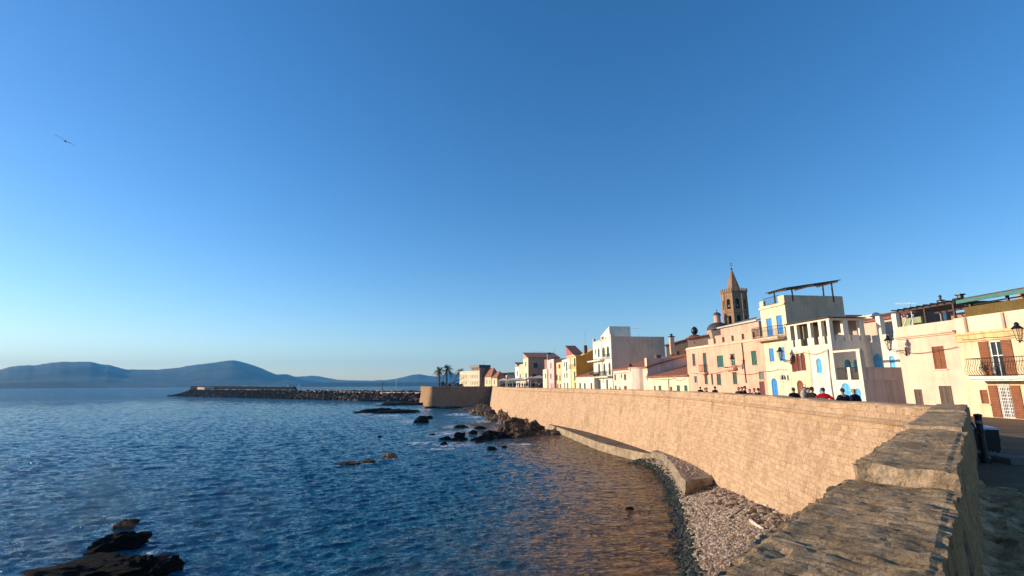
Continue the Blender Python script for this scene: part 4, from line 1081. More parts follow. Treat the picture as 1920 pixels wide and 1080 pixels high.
# church dome with lantern
p = PY(1346, 612, 150); rt = empty('church_dome', (p.x, p.y, 0), 0, 'dark church dome with a small pale lantern, left of the bell tower', 'dome')
mb = MB(); r1 = 20*152/F; mb.lathe([(r1*math.cos(a*math.pi/20), r1*.75*math.sin(a*math.pi/20)) for a in range(10)]+[(.2, r1*.76)], (0, 0, p.z-1.2), 24); mb.build('dome', [paint((.05, .045, .04), .7)], rt, True)
mb = MB(); mb.lathe([(r1*1.02, -16), (r1*1.02, 0)], (0, 0, p.z-1.2), 20); mb.build('drum', [plaster((.45, .32, .22))], rt)
zl = p.z-1.2+r1*.70; pt = PY(1343, 590, 150)
mb = MB(); mb.lathe([(1.15, 0), (1.15, .2), (.95, .25), (.95, 2.0), (1.15, 2.1), (1.15, 2.25)], (0, 0, zl), 12); mb.build('lantern', [plaster((.62, .40, .27))], rt)
mb = MB(); mb.lathe([(1.15*math.cos(a*math.pi/12), 1.0*math.sin(a*math.pi/12)) for a in range(6)]+[(.08, 1.05), (.05, 1.9)], (0, 0, zl+2.25), 12); mb.box(-.3, .3, -.04, .04, zl+3.75, zl+3.83); mb.build('lantern_cap', [paint((.05, .06, .06), .6)], rt)
bh('pale grey roofed church aisle below the bell tower', 1335, 1412, 118, 618, 14, plaster((.55, .42, .32)), plaster((.36, .24, .17)), (), 'front', 2.5, paint((.28, .27, .24), .8))

# ---- bell tower
pb = PY(1380, 600, 150); cx, cy = pb.x, pb.y
tw = empty('bell_tower', (cx, cy, 0), 0, 'octagonal brown stone bell tower with arched openings and a pointed spire', 'church tower')
stn = stonem('tower_stone', (.34, .20, .11), (.24, .135, .075), (.44, .27, .155), bumps=.4, uvk='Object', bw=.8, rh=.45)
zc = PY(1379, 549, 150).z; Rr = 3.55; ztip = PY(1374.5, 505, 150).z
camang = math.atan2(-cy, -cx); a0 = camang-R(7.5)
ang = [a0+k*math.pi/4 for k in range(8)]
mb = MB(); wh = []
z_l0 = PY(1379, 612, 150).z; z_l1 = PY(1379, 593, 150).z; z_u0 = PY(1379, 581, 150).z; z_u1 = PY(1379, 562.5, 150).z
for k in range(8):
    A = Vector((Rr*math.cos(ang[k]), Rr*math.sin(ang[k]), 0)); B = Vector((Rr*math.cos(ang[(k+1) % 8]), Rr*math.sin(ang[(k+1) % 8]), 0))
    ex = (B-A).normalized(); Wd = (B-A).length; en = -((A+B)/2).normalized()
    face(mb, A, ex, en, 0, Wd, 0, zc, [(Wd/2-.55, Wd/2+.55, z_l0, z_l1, 2), (Wd/2-.6, Wd/2+.6, z_u0, z_u1, 2)], .7)
mb.build('shaft', [stn], tw)
mb = MB(); mb.lathe([(2.3, .5), (2.3, zc-.5)], (0, 0, 0), 8); mb.build('dark_interior_core', [paint((.03, .022, .018), .9)], tw)  # near-black fill painting the dark interior behind the arches
for z, rr_ in ((zc-.02, Rr+.35), (z_l1+1.0, Rr+.18), (z_u0-.5, Rr+.14)):
    mb = MB(); pr = [(rr_-.12, -.22), (rr_, -.05), (rr_, .12), (rr_-.15, .15)]
    vs = []; 
    for r_, zz in pr:
        for k in range(8): vs.append((r_*math.cos(ang[k]), r_*math.sin(ang[k]), z+zz))
    mb.add(vs, [(i*8+j, i*8+(j+1) % 8, (i+1)*8+(j+1) % 8, (i+1)*8+j) for i in range(3) for j in range(8)]+[tuple(range(24, 32)), tuple(range(7, -1, -1))]); mb.build('cornice', [stn], tw)
for k in range(8):   # corner buttress strips
    A = Vector((math.cos(ang[k]), math.sin(ang[k]), 0)); mb = MB(); mb.tube([A*Rr+Vector((0, 0, 0)), A*Rr+Vector((0, 0, zc-.25))], .17, 6); mb.build('corner_shaft', [stn], tw)
mb = MB()
for k in range(8):
    A = Vector((math.cos(ang[k]), math.sin(ang[k]), 0))*(Rr+.2); B = Vector((math.cos(ang[(k+1) % 8]), math.sin(ang[(k+1) % 8]), 0))*(Rr+.2)
    for j in range(5):
        p_ = A+(B-A)*((j)/5); mb.lathe([(.16, 0), (.14, .5), (.2, .55), (.02, .85 if j else 1.0)], (p_.x, p_.y, zc+.14), 5)
mb.build('parapet', [stn], tw)
mb = MB(); vs = [(2.2*math.cos(a), 2.2*math.sin(a), zc+.1) for a in ang]+[(.12*math.cos(a), .12*math.sin(a), ztip) for a in ang]
mb.add(vs, [(j, (j+1) % 8, 8+(j+1) % 8, 8+j) for j in range(8)]+[tuple(range(8, 16))]); sp = mb.build('spire', [stn], tw)
mb = MB()
for k in range(8):
    for j in range(13):
        f = (j+.5)/13.5; r_ = 2.2*(1-f)+.12*f; a = ang[k]; mb.ico((r_*math.cos(a), r_*math.sin(a), zc+.1+(ztip-zc-.1)*f), (.14, .14, .10), 1)
o = mb.build('crockets', [stn], sp)
mb = MB(); mb.ico((0, 0, ztip+.1), (.3, .3, .3), 2); mb.tube([(0, 0, ztip), (0, 0, ztip+2.2)], .05, 5); mb.box(-.6, .6, -.04, .04, ztip+1.3, ztip+1.4); mb.box(-.3, .3, -.035, .035, ztip+1.85, ztip+1.95); mb.build('cross', [M['iron']], tw)
for k in (7, 0, 1, 6):
    A = Vector((Rr*math.cos(ang[k]), Rr*math.sin(ang[k]), 0)); B = Vector((Rr*math.cos(ang[(k+1) % 8]), Rr*math.sin(ang[(k+1) % 8]), 0)); c_ = (A+B)/2*.88
    mb = MB(); mb.lathe([(.42, 0), (.36, .12), (.28, .45), (.2, .75), (.05, .85)], (c_.x, c_.y, z_u0+.6), 12); mb.lathe([(.05, 0), (.05, 1.2)], (c_.x, c_.y, z_u0+1.4), 5); mb.build('bell', [paint((.30, .24, .16), .4, metal=.5)], tw, True)

# ---- roof clutter
def antenna(u, v, Y, H, label, horiz=True, L=1.2, mat=None):
    p = PY(u, v, Y); mb = MB(); mb.tube([(0, 0, -H), (0, 0, .1)], .03, 5); n = 7
    if horiz:
        mb.tube([(-L*.9, 0, 0), (L*.3, .2, .05)], .025, 4)
        for k in range(n): x = -L*.9+L*1.2*k/(n-1); mb.tube([(x, -.25, 0), (x, .25, 0)], .018, 4)
    o = mb.build('tv_antenna', [mat or M['wht']]); o.location = (p.x, p.y, p.z); tag(o, label, 'antenna', 'television antennas on the roofs')
antenna(1706, 569, 36, 1.6, 'white television antenna above the beige house roof', L=1.0)
antenna(1198, 616, 104, 2.5, 'white television antenna on the tall white block', L=2)
antenna(1040, 650, 165, 5, 'tall thin mast antenna above the rose house', False, mat=M['iron'])
antenna(1012, 660, 170, 4, 'small antenna on the roof of the big gabled house', True, 3, M['iron'])
def chimney(u, v, Y, w_, H, label, mat, cap=True):
    p = PY(u, v, Y); rt = empty('chimney', (p.x, p.y, p.z-H), 0, label, 'chimney', 'chimneys on the skyline'); mb = MB(); mb.box(-w_/2, w_/2, -w_/2, w_/2, 0, H); mb.build('stack', [mat], rt)
    if cap: mb = MB(); mb.box(-w_*.7, w_*.7, -w_*.7, w_*.7, H+.003, H+.12); mb.lathe([(w_*.3, .12), (w_*.3, .4), (w_*.45, .45), (.02, .6)], (0, 0, H), 8); mb.build('cap', [M['iron2']], rt)
chimney(1764, 565, 44, .3, 2.0, 'pale round chimney pipe above the beige house', M['wht'])
chimney(1259, 632, 86, .7, 3.0, 'tall tan chimney beside the tall white wall', plaster((.6, .45, .32)))
chimney(1218, 690, 98, .8, 2.2, 'pale chimney on the rounded pink house', plaster((.75, .62, .52)))
chimney(1030, 664, 165, 1.4, 3.5, 'pale chimney on the skyline left of the rose house', plaster((.6, .45, .32)))
# water tank on the white loggia roof
p = PY(1641, 579, 46); mb = MB(); mb.lathe([(.3, 0), (.32, .1), (.32, .4), (.2, .5), (.1, .55)], (0, 0, 0), 14); o = mb.build('water_tank', [paint((.55, .65, .75), .4)], None, True); o.location = (p.x, p.y, p.z-.9); tag(o, 'pale bluish water tank on the roof behind the white loggia', 'water tank')
mb = MB(); mb.box(-.4, .4, -.25, .25, 0, .12); mb.lathe([(.18, .12), (.18, .3), (.3, .34), (.3, .40)], (0, 0, 0), 8); o = mb.build('roof_vent', [M['black']]); p = PY(1801, 557, 34); o.location = (p.x, p.y, p.z-.2); tag(o, 'black vent cowl on the corner of the green canopy', 'vent')

# ---- wall lanterns
def lantern(hh, u, v, proj, label, sc=1., out=0.):
    s, z = hh.hf(u, v); base = hh.P0+hh.E*s
    rt = empty('wall_lantern', (base.x, base.y, z), hh.root.rotation_euler.z, label, 'street lamp', 'wrought iron wall lanterns')
    mb = MB(); y = -proj
    mb.box(-.06, .06, -.03, -.003, -.35, .25); mb.tube([(0, -.02, .0), (0, y*.6, .06), (0, y, .08)], .03*sc, 6)
    pts = [(0, -.03, -.32)]+[(0, y*k, -.32+.36*k**.5+.05*math.sin(6*k)) for k in (.2, .4, .6, .8)]; mb.tube(pts, .022*sc, 5)
    for c_, r_ in ((.3, .12), (.55, .09)):
        mb.tube([(0, y*c_+r_*math.cos(a*.6), -.10+r_*math.sin(a*.6)) for a in range(10)], .016*sc, 4)
    mb.build('bracket', [M['iron']], rt)
    H = .62*sc; r1 = .22*sc; z0 = .12
    mb = MB()
    for k in range(6):
        a = k*math.pi/3; mb.tube([(r1*.5*math.cos(a), y+r1*.5*math.sin(a), z0), (r1*math.cos(a), y+r1*math.sin(a), z0+H)], .013*sc, 4)
    mb.lathe([(r1*.55, 0), (r1*.55, .03)], (0, y, z0-.03), 6); mb.lathe([(.03, -.12), (.05, 0)], (0, y, z0-.03), 6)
    mb.lathe([(r1*1.25, 0), (r1*1.3, .03), (r1*.55, .20*sc), (r1*.5, .27*sc), (r1*.62, .29*sc), (.03, .4*sc)], (0, y, z0+H), 6); mb.build('lantern_frame', [M['iron']], rt)
    m_ = bpy.data.materials.get('lamp_glass')
    if not m_:
        m_ = bpy.data.materials.new('lamp_glass'); m_.use_nodes = True; b_ = m_.node_tree.nodes['Principled BSDF']; b_.inputs['Transmission Weight'].default_value = .85; b_.inputs['Roughness'].default_value = .15; b_.inputs['Base Color'].default_value = (.9, .85, .75, 1); b_.inputs['IOR'].default_value = 1.1
    mb = MB(); mb.lathe([(r1*.46, 0), (r1*.93, H-.01)], (0, y, z0+.005), 6); mb.build('lantern_glass', [m_], rt)
lantern(HB, 1699, 658, 1.2, 'iron lantern on a scrolled bracket at the left edge of the beige house', .95)
lantern(HY, 1952, 642, 1.2, 'iron lantern at the right edge of the photo in front of the yellow house', .95)
lantern(HW, 1483, 676, 1.0, 'iron lantern between the lower blue shutters of the cream house', 1.1)
lantern(HP, 1392, 686, 1.1, 'iron lantern in the middle of the pink house front', 1.)
lantern(HR, 1196, 697, 1.2, 'small iron lantern on the rounded pink corner house', 1.2)
# ---- cables
def cable(hh, pts, label, r=.014, off=.12):
    P = []
    for (u, v), (u2, v2) in zip(pts, pts[1:]):
        s0, z0 = hh.hf(u, v); s1, z1_ = hh.hf(u2, v2)
        for k in range(6):
            f = k/6; sg = -.10*math.sin(math.pi*f)*min(1, abs(s1-s0)/3); P.append((s0+(s1-s0)*f, -off, z0+(z1_-z0)*f+sg))
    s, z = hh.hf(*pts[-1]); P.append((s, -off, z))
    mb = MB(); mb.tube(P, r, 4); o = mb.build('cable', [M['iron2']]); o.location = hh.root.location; o.rotation_euler = hh.root.rotation_euler
    tag(o, label, 'cable', 'cables slung along the house fronts')
cable(HB, ((1704, 661), (1730, 662), (1760, 656), (1799, 650)), 'dark cable sagging across the beige house front', .016)
cable(HY, ((1808, 637), (1850, 633), (1919, 626), (1960, 622)), 'cable running below the orange cornice of the yellow house', .016)
cable(HW, ((1482, 664), (1510, 661), (1533, 664), (1552, 656)), 'cable sagging below the loggia of the white house', .016)
cable(HBL, ((1433, 696), (1445, 696), (1462, 692), (1478, 693)), 'cable sagging between the storeys of the cream blue shuttered house', .016)
cable(HP, ((1296, 699), (1318, 699), (1340, 700), (1362, 694), (1388, 701), (1414, 701), (1428, 697)), 'long wavy cable across the pink house front', .018)
cable(HL, ((1222, 709), (1250, 711), (1265, 709), (1275, 714), (1287, 708)), 'cable looping under the eaves of the low cream house', .02)
cable(HR, ((1152, 700), (1175, 698), (1185, 700), (1200, 701)), 'cable across the pale pink rounded house', .02)

# ---- restaurant canopies
def canopy(u, v, Y, W_, D_, H, label, mat, kind='square'):
    p = PY(u, 722, Y); rt = empty('canopy', (p.x, p.y, .9), R(-8), label, 'canopy', 'restaurant canopies')
    mb = MB(); z = H; mb.add([(-W_/2, -D_/2, z), (W_/2, -D_/2, z), (W_/2, D_/2, z), (-W_/2, D_/2, z), (0, 0, z+.9), (-W_/2, -D_/2, z-.25), (W_/2, -D_/2, z-.25), (W_/2, D_/2, z-.25), (-W_/2, D_/2, z-.25)],
        [(0, 1, 4), (1, 2, 4), (2, 3, 4), (3, 0, 4), (0, 5, 6, 1), (1, 6, 7, 2), (2, 7, 8, 3), (3, 8, 5, 0)]); o = mb.build('cover', [mat], rt)
    so_ = o.modifiers.new('s', 'SOLIDIFY'); so_.thickness = .03
    for x in (-1, 1):
        for y in (-1, 1): mb = MB(); mb.tube([(x*(W_/2-.1), y*(D_/2-.1), 0), (x*(W_/2-.1), y*(D_/2-.1), H-.1)], .06, 6); mb.build('pole', [M['wht']], rt)
    return rt
cw = paint((.78, .70, .60), .9); cg = paint((.62, .50, .40), .9)
canopy(1011, 720, 165, 6.5, 6, 3.1, 'large pale canopy in front of the big gabled house', cg)
canopy(996, 720, 172, 3.5, 5, 2.9, 'pale canopy with a white pole, left of the largest one', cg)
canopy(975, 720, 180, 5, 5, 2.6, 'white canopy in the middle of the restaurant row', cw)
canopy(962, 720, 188, 5, 5, 2.5, 'white canopy left of the middle one in the restaurant row', cw)
canopy(945, 720, 196, 4.5, 4, 2.6, 'leftmost pale canopy near the hipped villa', cw)
def folded(u, Y, label):
    p = PY(u, 722, Y); rt = empty('folded_parasol', (p.x, p.y, .9), 0, label, 'parasol', 'folded parasols in the restaurant row')
    mb = MB(); mb.tube([(0, 0, 0), (0, 0, 3.6)], .05, 6); mb.build('pole', [M['wht']], rt)
    mb = MB(); mb.lathe([(.16, 1.4), (.3, 1.5), (.26, 2.4), (.1, 3.5), (.02, 3.7)], (0, 0, 0), 8); mb.build('folded_cover', [cw], rt)
folded(949.5, 190, 'folded white parasol left in the restaurant row'); folded(966, 182, 'tall folded white parasol in front of the flat tan house')
folded(955, 186, 'folded white parasol between two taller ones')
# ---- palms and bastion furniture
def palm(u, vt, Y, label, lean=0., trunkr=.22, base=0., fr=2.6, seed=0, group='palm trees on the bastion'):
    p = PY(u, vt, Y); H = p.z-.9; rr = random.Random(seed)
    rt = empty('palm_tree', (p.x, p.y, base), 0, label, 'palm tree', group)
    mb = MB(); mb.tube([(lean*(1-k/6)**2, 0, H*k/6-.0) for k in range(7)], trunkr*1.25, 8, 0, trunkr); mb.build('trunk', [roughm('palm_bark', [(.04, .028, .02), (.09, .065, .045), (.14, .10, .07)], 5, .8, .05, (1, 1, 4))], rt)
    mb = MB(); n = 46
    for k in range(n):
        a = 2*math.pi*k/n*2.4+rr.uniform(-.2, .2); el = rr.uniform(-.55, 1.25); L = fr*rr.uniform(.75, 1.1); d = Vector((math.cos(a), math.sin(a), 0)); pts = []
        for j in range(8):
            f = j/7; r_ = L*f*math.cos(el)*(1-.12*f*f)*1.; zz = L*(math.sin(el)*f-.55*f*f*(1.1-.3*math.sin(el))); pts.append(Vector((0, 0, H))+d*r_+Vector((0, 0, zz)))
        sd = Vector((-d.y, d.x, 0))
        for j in range(7):
            q0, q1 = pts[j], pts[j+1]; 
            for sg in (-1, 1):
                for mth in (0., .5):
                    b0 = q0+(q1-q0)*mth; wd = fr*.19*math.sin(math.pi*min(1, (j+mth+.8)/8.2))
                    tp_ = b0+sd*sg*wd+(q1-q0)*.9+Vector((0, 0, -wd*.5)); mb.poly([b0, b0+(q1-q0)*.33, tp_])
    mb.build('crown', [paint((.028, .040, .016), .7)], rt, False, False)
palm(823.5, 690, 185, 'left of the two tall palms standing on the bastion', .3, seed=1, fr=3.0)
palm(838.5, 687, 185, 'right and taller of the two tall palms on the bastion', -.2, seed=2, fr=3.3)
palm(863, 694, 262, 'palm whose crown shows above the left end of the long building', 0, seed=3, fr=4.2)
palm(888, 697.5, 275, 'palm whose crown just clears the long building roof', 0, seed=4, fr=3.4)
def bush(u, v, Y, w_, H, label, seed):
    p = PY(u, v, Y); rr = random.Random(seed); rt = empty('bush', (p.x, p.y, 0), 0, label, 'bush', 'bushes on the bastion'); mb = MB()
    for k in range(420):
        a = rr.uniform(0, 6.28); r_ = w_*math.sqrt(rr.random())/2; z = H*rr.random(); r_ *= math.sqrt(max(.1, 1-(z/H)**2)); s = rr.uniform(.12, .28)
        c_ = Vector((r_*math.cos(a), r_*math.sin(a), z+.1)); n_ = Vector((rr.gauss(0, 1), rr.gauss(0, 1), rr.gauss(0, 1))).normalized(); t1 = n_.orthogonal().normalized()*s; t2 = n_.cross(t1)
        mb.poly([c_-t1, c_+t2*.6, c_+t1, c_-t2*.6])
    mb.build('foliage', [paint((.03, .04, .015), .8)], rt, False, False); mb = MB(); mb.tube([(0, 0, 0), (0, 0, H*.7)], .1, 5); mb.build('stem', [M['wood']], rt)
bush(829.5, 720, 188, 3.2, 3.0, 'round dark bush between the two tall palms', 1); bush(858, 720, 200, 3.6, 2.4, 'dark bush beside the wooden catapult', 2); bush(843, 722, 196, 2.6, 1.8, 'low bush right of the tall palms', 3)
bush(815, 723, 183, 2.2, 1.2, 'lowest bush at the left end of the bastion', 5); bush(865, 722, 225, 3.0, 2.2, 'bush at the left corner of the long building', 4)
# catapult
p = PY(851, 722, 192); rt = empty('catapult', (p.x, p.y, 0), R(10), 'wooden catapult replica with a raised throwing arm on the bastion', 'catapult')
mb = MB()
for y in (-.9, .9):
    mb.tube([(-1.6, y, .1), (0, y, 3.0)], .14, 6); mb.tube([(1.6, y, .1), (0, y, 3.0)], .14, 6); mb.tube([(-2.2, y, .2), (2.2, y, .2)], .16, 6); mb.tube([(-.8, y, 1.6), (.8, y, 1.6)], .12, 6)
mb.tube([(0, -1, 3.0), (0, 1, 3.0)], .12, 6); mb.build('frame', [M['wood']], rt)
mb = MB(); mb.tube([(-1.6, 0, 2.3), (3.8, 0, 4.5)], .17, 6, 0, .08); mb.build('throwing_arm', [M['wood']], rt)
mb = MB(); mb.box(-2.3, -1.1, -.5, .5, 1.3, 2.3); mb.build('counterweight', [M['wood']], rt)
for y in (-1.2, 1.2):
    for x in (-1.5, 1.5): mb = MB(); mb.tube([(x, y-.07, .4), (x, y+.07, .4)], .4, 12); mb.build('wheel', [M['wood']], rt)
# slim white poles
def pole(u, v, Y, H, label):
    p = PY(u, v, Y); mb = MB(); mb.lathe([(.10, 0), (.07, H*.5), (.05, H), (.12, H+.05), (.12, H+.25), (.02, H+.35)], (0, 0, 0), 8); o = mb.build('lamp_post', [M['iron2']]); o.location = (p.x, p.y, 0); tag(o, label, 'lamp post', 'lamp posts on the bastion')
pole(832, 700, 190, PY(832, 700, 190).z, 'thin dark lamp post between the two tall palms')
pole(906, 709, 205, PY(906, 712, 205).z, 'thin lamp post in front of the hipped villa'); 

# ================================================================ PEOPLE
def skin_mesh(name, nodes, edges, sub=2):
    """nodes: (pos, radius)"""
    me = bpy.data.meshes.new(name); me.from_pydata([n_[0] for n_ in nodes], edges, [])
    o = bpy.data.objects.new(name, me); COL.objects.link(o)
    sk = o.modifiers.new('skin', 'SKIN'); 
    if not me.skin_vertices: 
        pass
    for i, sv in enumerate(me.skin_vertices[0].data): sv.radius = (nodes[i][1], nodes[i][1]*(nodes[i][2] if len(nodes[i]) > 2 else 1)); sv.use_root = (i == 0)
    ss_ = o.modifiers.new('sub', 'SUBSURF'); ss_.levels = sub
    bpy.context.view_layer.update()
    dg = bpy.context.evaluated_depsgraph_get(); m2 = bpy.data.meshes.new_from_object(o.evaluated_get(dg)); bpy.data.objects.remove(o); m2.name = name
    return m2
def add_skin_layer():
    me = bpy.data.meshes.new('t'); o = bpy.data.objects.new('t', me)
SKIN = paint((.45, .26, .18), .6)
def person_meshes(pose):
    # z up, facing -y; hips at .92
    if pose == 'stand': hl, hr, el, er = (.28, -.06, .82), (-.28, -.06, .82), (.27, .05, 1.10), (-.27, .05, 1.10)
    elif pose == 'akimbo': hl, hr, el, er = (.20, -.05, 1.02), (-.2, -.05, 1.02), (.44, .06, 1.14), (-.44, .06, 1.14)
    elif pose == 'raise': hl, hr, el, er = (.12, -.22, 1.52), (-.28, -.06, .84), (.30, -.10, 1.28), (-.27, .05, 1.12)
    else: hl, hr, el, er = (.10, -.30, 1.12), (-.10, -.30, 1.10), (.30, -.02, 1.14), (-.30, -.02, 1.14)
    nd = [((0, 0, .95), .14, .8), ((0, .01, 1.12), .13, .8), ((0, .02, 1.32), .16, .7), ((0, .02, 1.44), .11, .8), ((0, 0, 1.52), .052), ((0, -.01, 1.585), .07), ((0, -.02, 1.65), .11, 1.05), ((0, -.01, 1.75), .085),
          ((.10, 0, .88), .095), ((.11, -.01, .50), .065), ((.11, .02, .10), .045), ((.12, -.14, .035), .035),
          ((-.10, 0, .88), .095), ((-.11, -.01, .50), .065), ((-.11, .02, .10), .045), ((-.12, -.14, .035), .035),
          ((.185, .02, 1.42), .06), (el, .042), (hl, .03), ((-.185, .02, 1.42), .06), (er, .042), (hr, .03)]
    ed = [(0, 1), (1, 2), (2, 3), (3, 4), (4, 5), (5, 6), (6, 7), (0, 8), (8, 9), (9, 10), (10, 11), (0, 12), (12, 13), (13, 14), (14, 15), (3, 16), (16, 17), (17, 18), (3, 19), (19, 20), (20, 21)]
    # hands: palm plus five short finger chains
    for hnd, elb in ((18, 17), (21, 20)):
        h_ = Vector(nd[hnd][0]); d_ = (h_-Vector(nd[elb][0])).normalized(); sd_ = d_.cross(Vector((0, 1, 0))).normalized() if abs(d_.y) < .9 else Vector((1, 0, 0))
        i0 = len(nd); nd.append((tuple(h_+d_*.06), .032, .5)); ed.append((hnd, i0))
        for k in range(5):
            off = (k-2)*.018; L_ = (.05, .075, .085, .078, .06)[k]; q = h_+d_*(.08 if k else .04)+sd_*off; i1 = len(nd); nd.append((tuple(q), .011)); nd.append((tuple(q+d_*L_*.6+Vector((0, -.012, 0))), .009)); nd.append((tuple(q+d_*L_+Vector((0, -.03, 0))), .007)); ed += [(i0, i1), (i1, i1+1), (i1+1, i1+2)]
    body = skin_mesh('body', nd, ed, 1)
    jn = [((0, 0, .84), .21, .75), ((0, .01, 1.0), .20, .75), ((0, .02, 1.2), .21, .75), ((0, .02, 1.36), .19, .75), ((0, .02, 1.52), .09, .9), ((.19, .02, 1.40), .09), (el, .08), ((Vector(hl)*.85+Vector(el)*.15)[:], .05), ((-.19, .02, 1.40), .09), (er, .08), ((Vector(hr)*.85+Vector(er)*.15)[:], .05)]
    jn = [(tuple(a[0]),)+tuple(a[1:]) for a in jn]
    jacket = skin_mesh('jacket', jn, [(0, 1), (1, 2), (2, 3), (3, 4), (3, 5), (5, 6), (6, 7), (3, 8), (8, 9), (9, 10)], 1)
    tr = skin_mesh('trousers', [((0, 0, .93), .165, .78), ((.10, 0, .86), .115), ((.11, -.01, .50), .085), ((.11, .02, .09), .068), ((-.10, 0, .86), .115), ((-.11, -.01, .50), .085), ((-.11, .02, .09), .068)], [(0, 1), (1, 2), (2, 3), (0, 4), (4, 5), (5, 6)], 1)
    mb = MB(); bm = bmesh.new(); bmesh.ops.create_icosphere(bm, subdivisions=3, radius=1)
    for v in list(bm.verts):
        if v.co.z < -.1 - .5*v.co.y*0 and v.co.y < .2 or v.co.z < -.55 or (v.co.y < -.55 and v.co.z < .42): bm.verts.remove(v)
    for v in bm.verts: v.co = Vector((v.co.x*.096, v.co.y*.112+.0, v.co.z*.115+1.685))*1.0
    hair = bpy.data.meshes.new('hair'); bm.to_mesh(hair); bm.free()
    return body, jacket, tr, hair
POSES = {k: person_meshes(k) for k in ('stand', 'akimbo', 'raise', 'lean')}
def person(loc, face_az, H, label, jc, tc=(.03, .03, .04), hc=(.02, .014, .01), pose='stand', hair=True, group='people strolling behind the parapet', bag=None):
    rt = empty('person', loc, face_az, label, 'person', group); s = H/1.78; rt.scale = (s, s, s)
    me = POSES[pose]
    for nm, m_, mat in (('body', me[0], SKIN), ('jacket', me[1], paint(jc, .9)), ('trousers', me[2], paint(tc, .9)), ('hair', me[3], paint(hc, .8))):
        if nm == 'hair' and not hair: continue
        m2 = m_ if False else m_.copy(); m2.materials.clear(); m2.materials.append(mat)
        o = bpy.data.objects.new(nm, m2); COL.objects.link(o); o.parent = rt
    return rt
def inner_dist(u):
    """distance (Y) at which the sight line u crosses the inner face of the parapet"""
    r = ray(u, 722); best = None
    for a, b in zip(TOPI, TOPI[1:]):
        d = b-a; det = r.x*(-d.y)+r.y*d.x
        if abs(det) < 1e-9: continue
        k = (a.x*(-d.y)+a.y*d.x)/det; f = (r.x*a.y-r.y*a.x)/(-det) if False else None
        # solve a+d*f = (r.x,r.y)*k
        f = ((r.x*k-a.x)*d.x+(r.y*k-a.y)*d.y)/d.length_squared
        if 0 <= f <= 1 and k > 3: best = k if best is None else min(best, k)
    return best
def who(u, vtop, back, label, jc, az=0., **k):
    d = inner_dist(u); 
    if d is None: print('NO', u); return
    r = ray(u, 722); kk = d+back/ max(.2, r.x if r.x > .2 else .2)*0+back
    x, y = r.x*kk, r.y*kk; rt_ = ray(u, vtop); z = CZ+rt_.z/rt_.y*y
    H = min(1.84, max(1.5, z)); person((x, y, 0.03), az, H*1.05, label, jc, **k)
NV_ = (.012, .016, .035); BK = (.010, .010, .010)
who(1599, 732, 2.2, 'bald man in a dark jacket behind the parapet, nearest the camera', NV_, R(200), hair=False)
who(1578, 733, 2.4, 'man in a dark navy quilted jacket, left neighbour of the nearest bald man', (.018, .022, .04), R(170), pose='lean')
who(1542, 731.5, 2.6, 'person in a red jacket with hands on hips behind the parapet', (.45, .015, .02), R(150), pose='akimbo')
who(1521, 730, 2.6, 'broad person in a dark olive coat left of the one in red', (.02, .022, .014), R(100))
who(1514, 731, 3.2, 'person in a dark grey coat seen between two others in black', (.03, .03, .035), R(30))
who(1508, 730.5, 2.4, 'dark haired person carrying a pale bag, in the group by the brown arched door', (.02, .014, .012), R(-60), pose='lean')
p_ = inner_dist(1507)
r = ray(1506, 722); mb = MB(); mb.ico((0, 0, 0), (.19, .12, .26), 2, .05); mb.tube([(-.12, 0, .22), (-.06, 0, .5), (.1, 0, .5), (.13, 0, .22)], .015, 5); o = mb.build('bag', [paint((.5, .46, .36), .9)], None, True); o.location = (r.x*(p_+2.1), r.y*(p_+2.1), 1.42); tag(o, 'pale bag held up by the dark haired person in the group', 'bag')
who(1486.5, 731, 2.6, 'lone person in black left of the brown arched door, behind the parapet', BK, R(160))
who(1421, 731, 3, 'person in black at the right end of the group by the red door', BK, R(80), pose='lean')
who(1413, 731, 3.2, 'brown clad person second from the right in the group by the red door', (.05, .03, .02), R(-60))
who(1404.5, 732.5, 3., 'small dark person right of the tallest one in the pink house group', BK, R(10))
who(1396, 727, 2.8, 'tallest person in a black coat in the group before the pink house', BK, R(60))
who(1390, 728.5, 3.4, 'person in dark clothes touching the left shoulder of the tallest one', (.03, .02, .02), R(20))
who(1384, 729, 3., 'person raising one arm at the left end of the group before the pink house', (.05, .03, .025), R(-40), pose='raise', tc=(.3, .25, .2))
who(1340, 727, 4, 'broad dark person alone below the pink house windows', BK, R(120))
who(1324.5, 729, 4, 'right one of a close pair left of the broad dark person', (.05, .025, .025), R(60)); who(1321, 729.5, 4.4, 'left one of a close pair in brown by the pink house', (.08, .05, .035), R(-60))
who(1312.5, 727.5, 4, 'single person in black right of the pink house left corner', BK, R(170))
who(1162, 728, 8, 'dark figure before the rounded pink house, right of two', BK, R(120), pose='lean'); who(1145, 727.5, 8, 'dark figure before the tall white block, left of two', BK, R(20))
who(1171, 729, 8, 'figure in maroon before the reddish doors of the rounded house', (.15, .04, .03), R(90))
rr = random.Random(77)
mb = MB(); q_ = [(-2.6, 148), (10.5, 148), (4.5, 197), (-6.2, 184)]; mb.prism([(x, y, -.02) for x, y in q_], [(x, y, .9) for x, y in q_]); o = mb.build('terrace', [asph]); o['kind'] = 'structure'
for k in range(38):
    u = 938+2.5*k+rr.uniform(-1, 1); Y = 192-.32*(u-930); p = PY(u, 722, Y)
    col = rr.choice(((.02, .02, .025), (.04, .03, .03), (.45, .42, .4), (.10, .03, .03), (.03, .04, .08)))
    person((p.x, p.y, .9), rr.uniform(0, 6), rr.uniform(1.6, 1.8), 'tiny person in the crowd under the restaurant canopies', col, pose=rr.choice(('stand', 'lean', 'raise')), group='crowd at the restaurant tables')
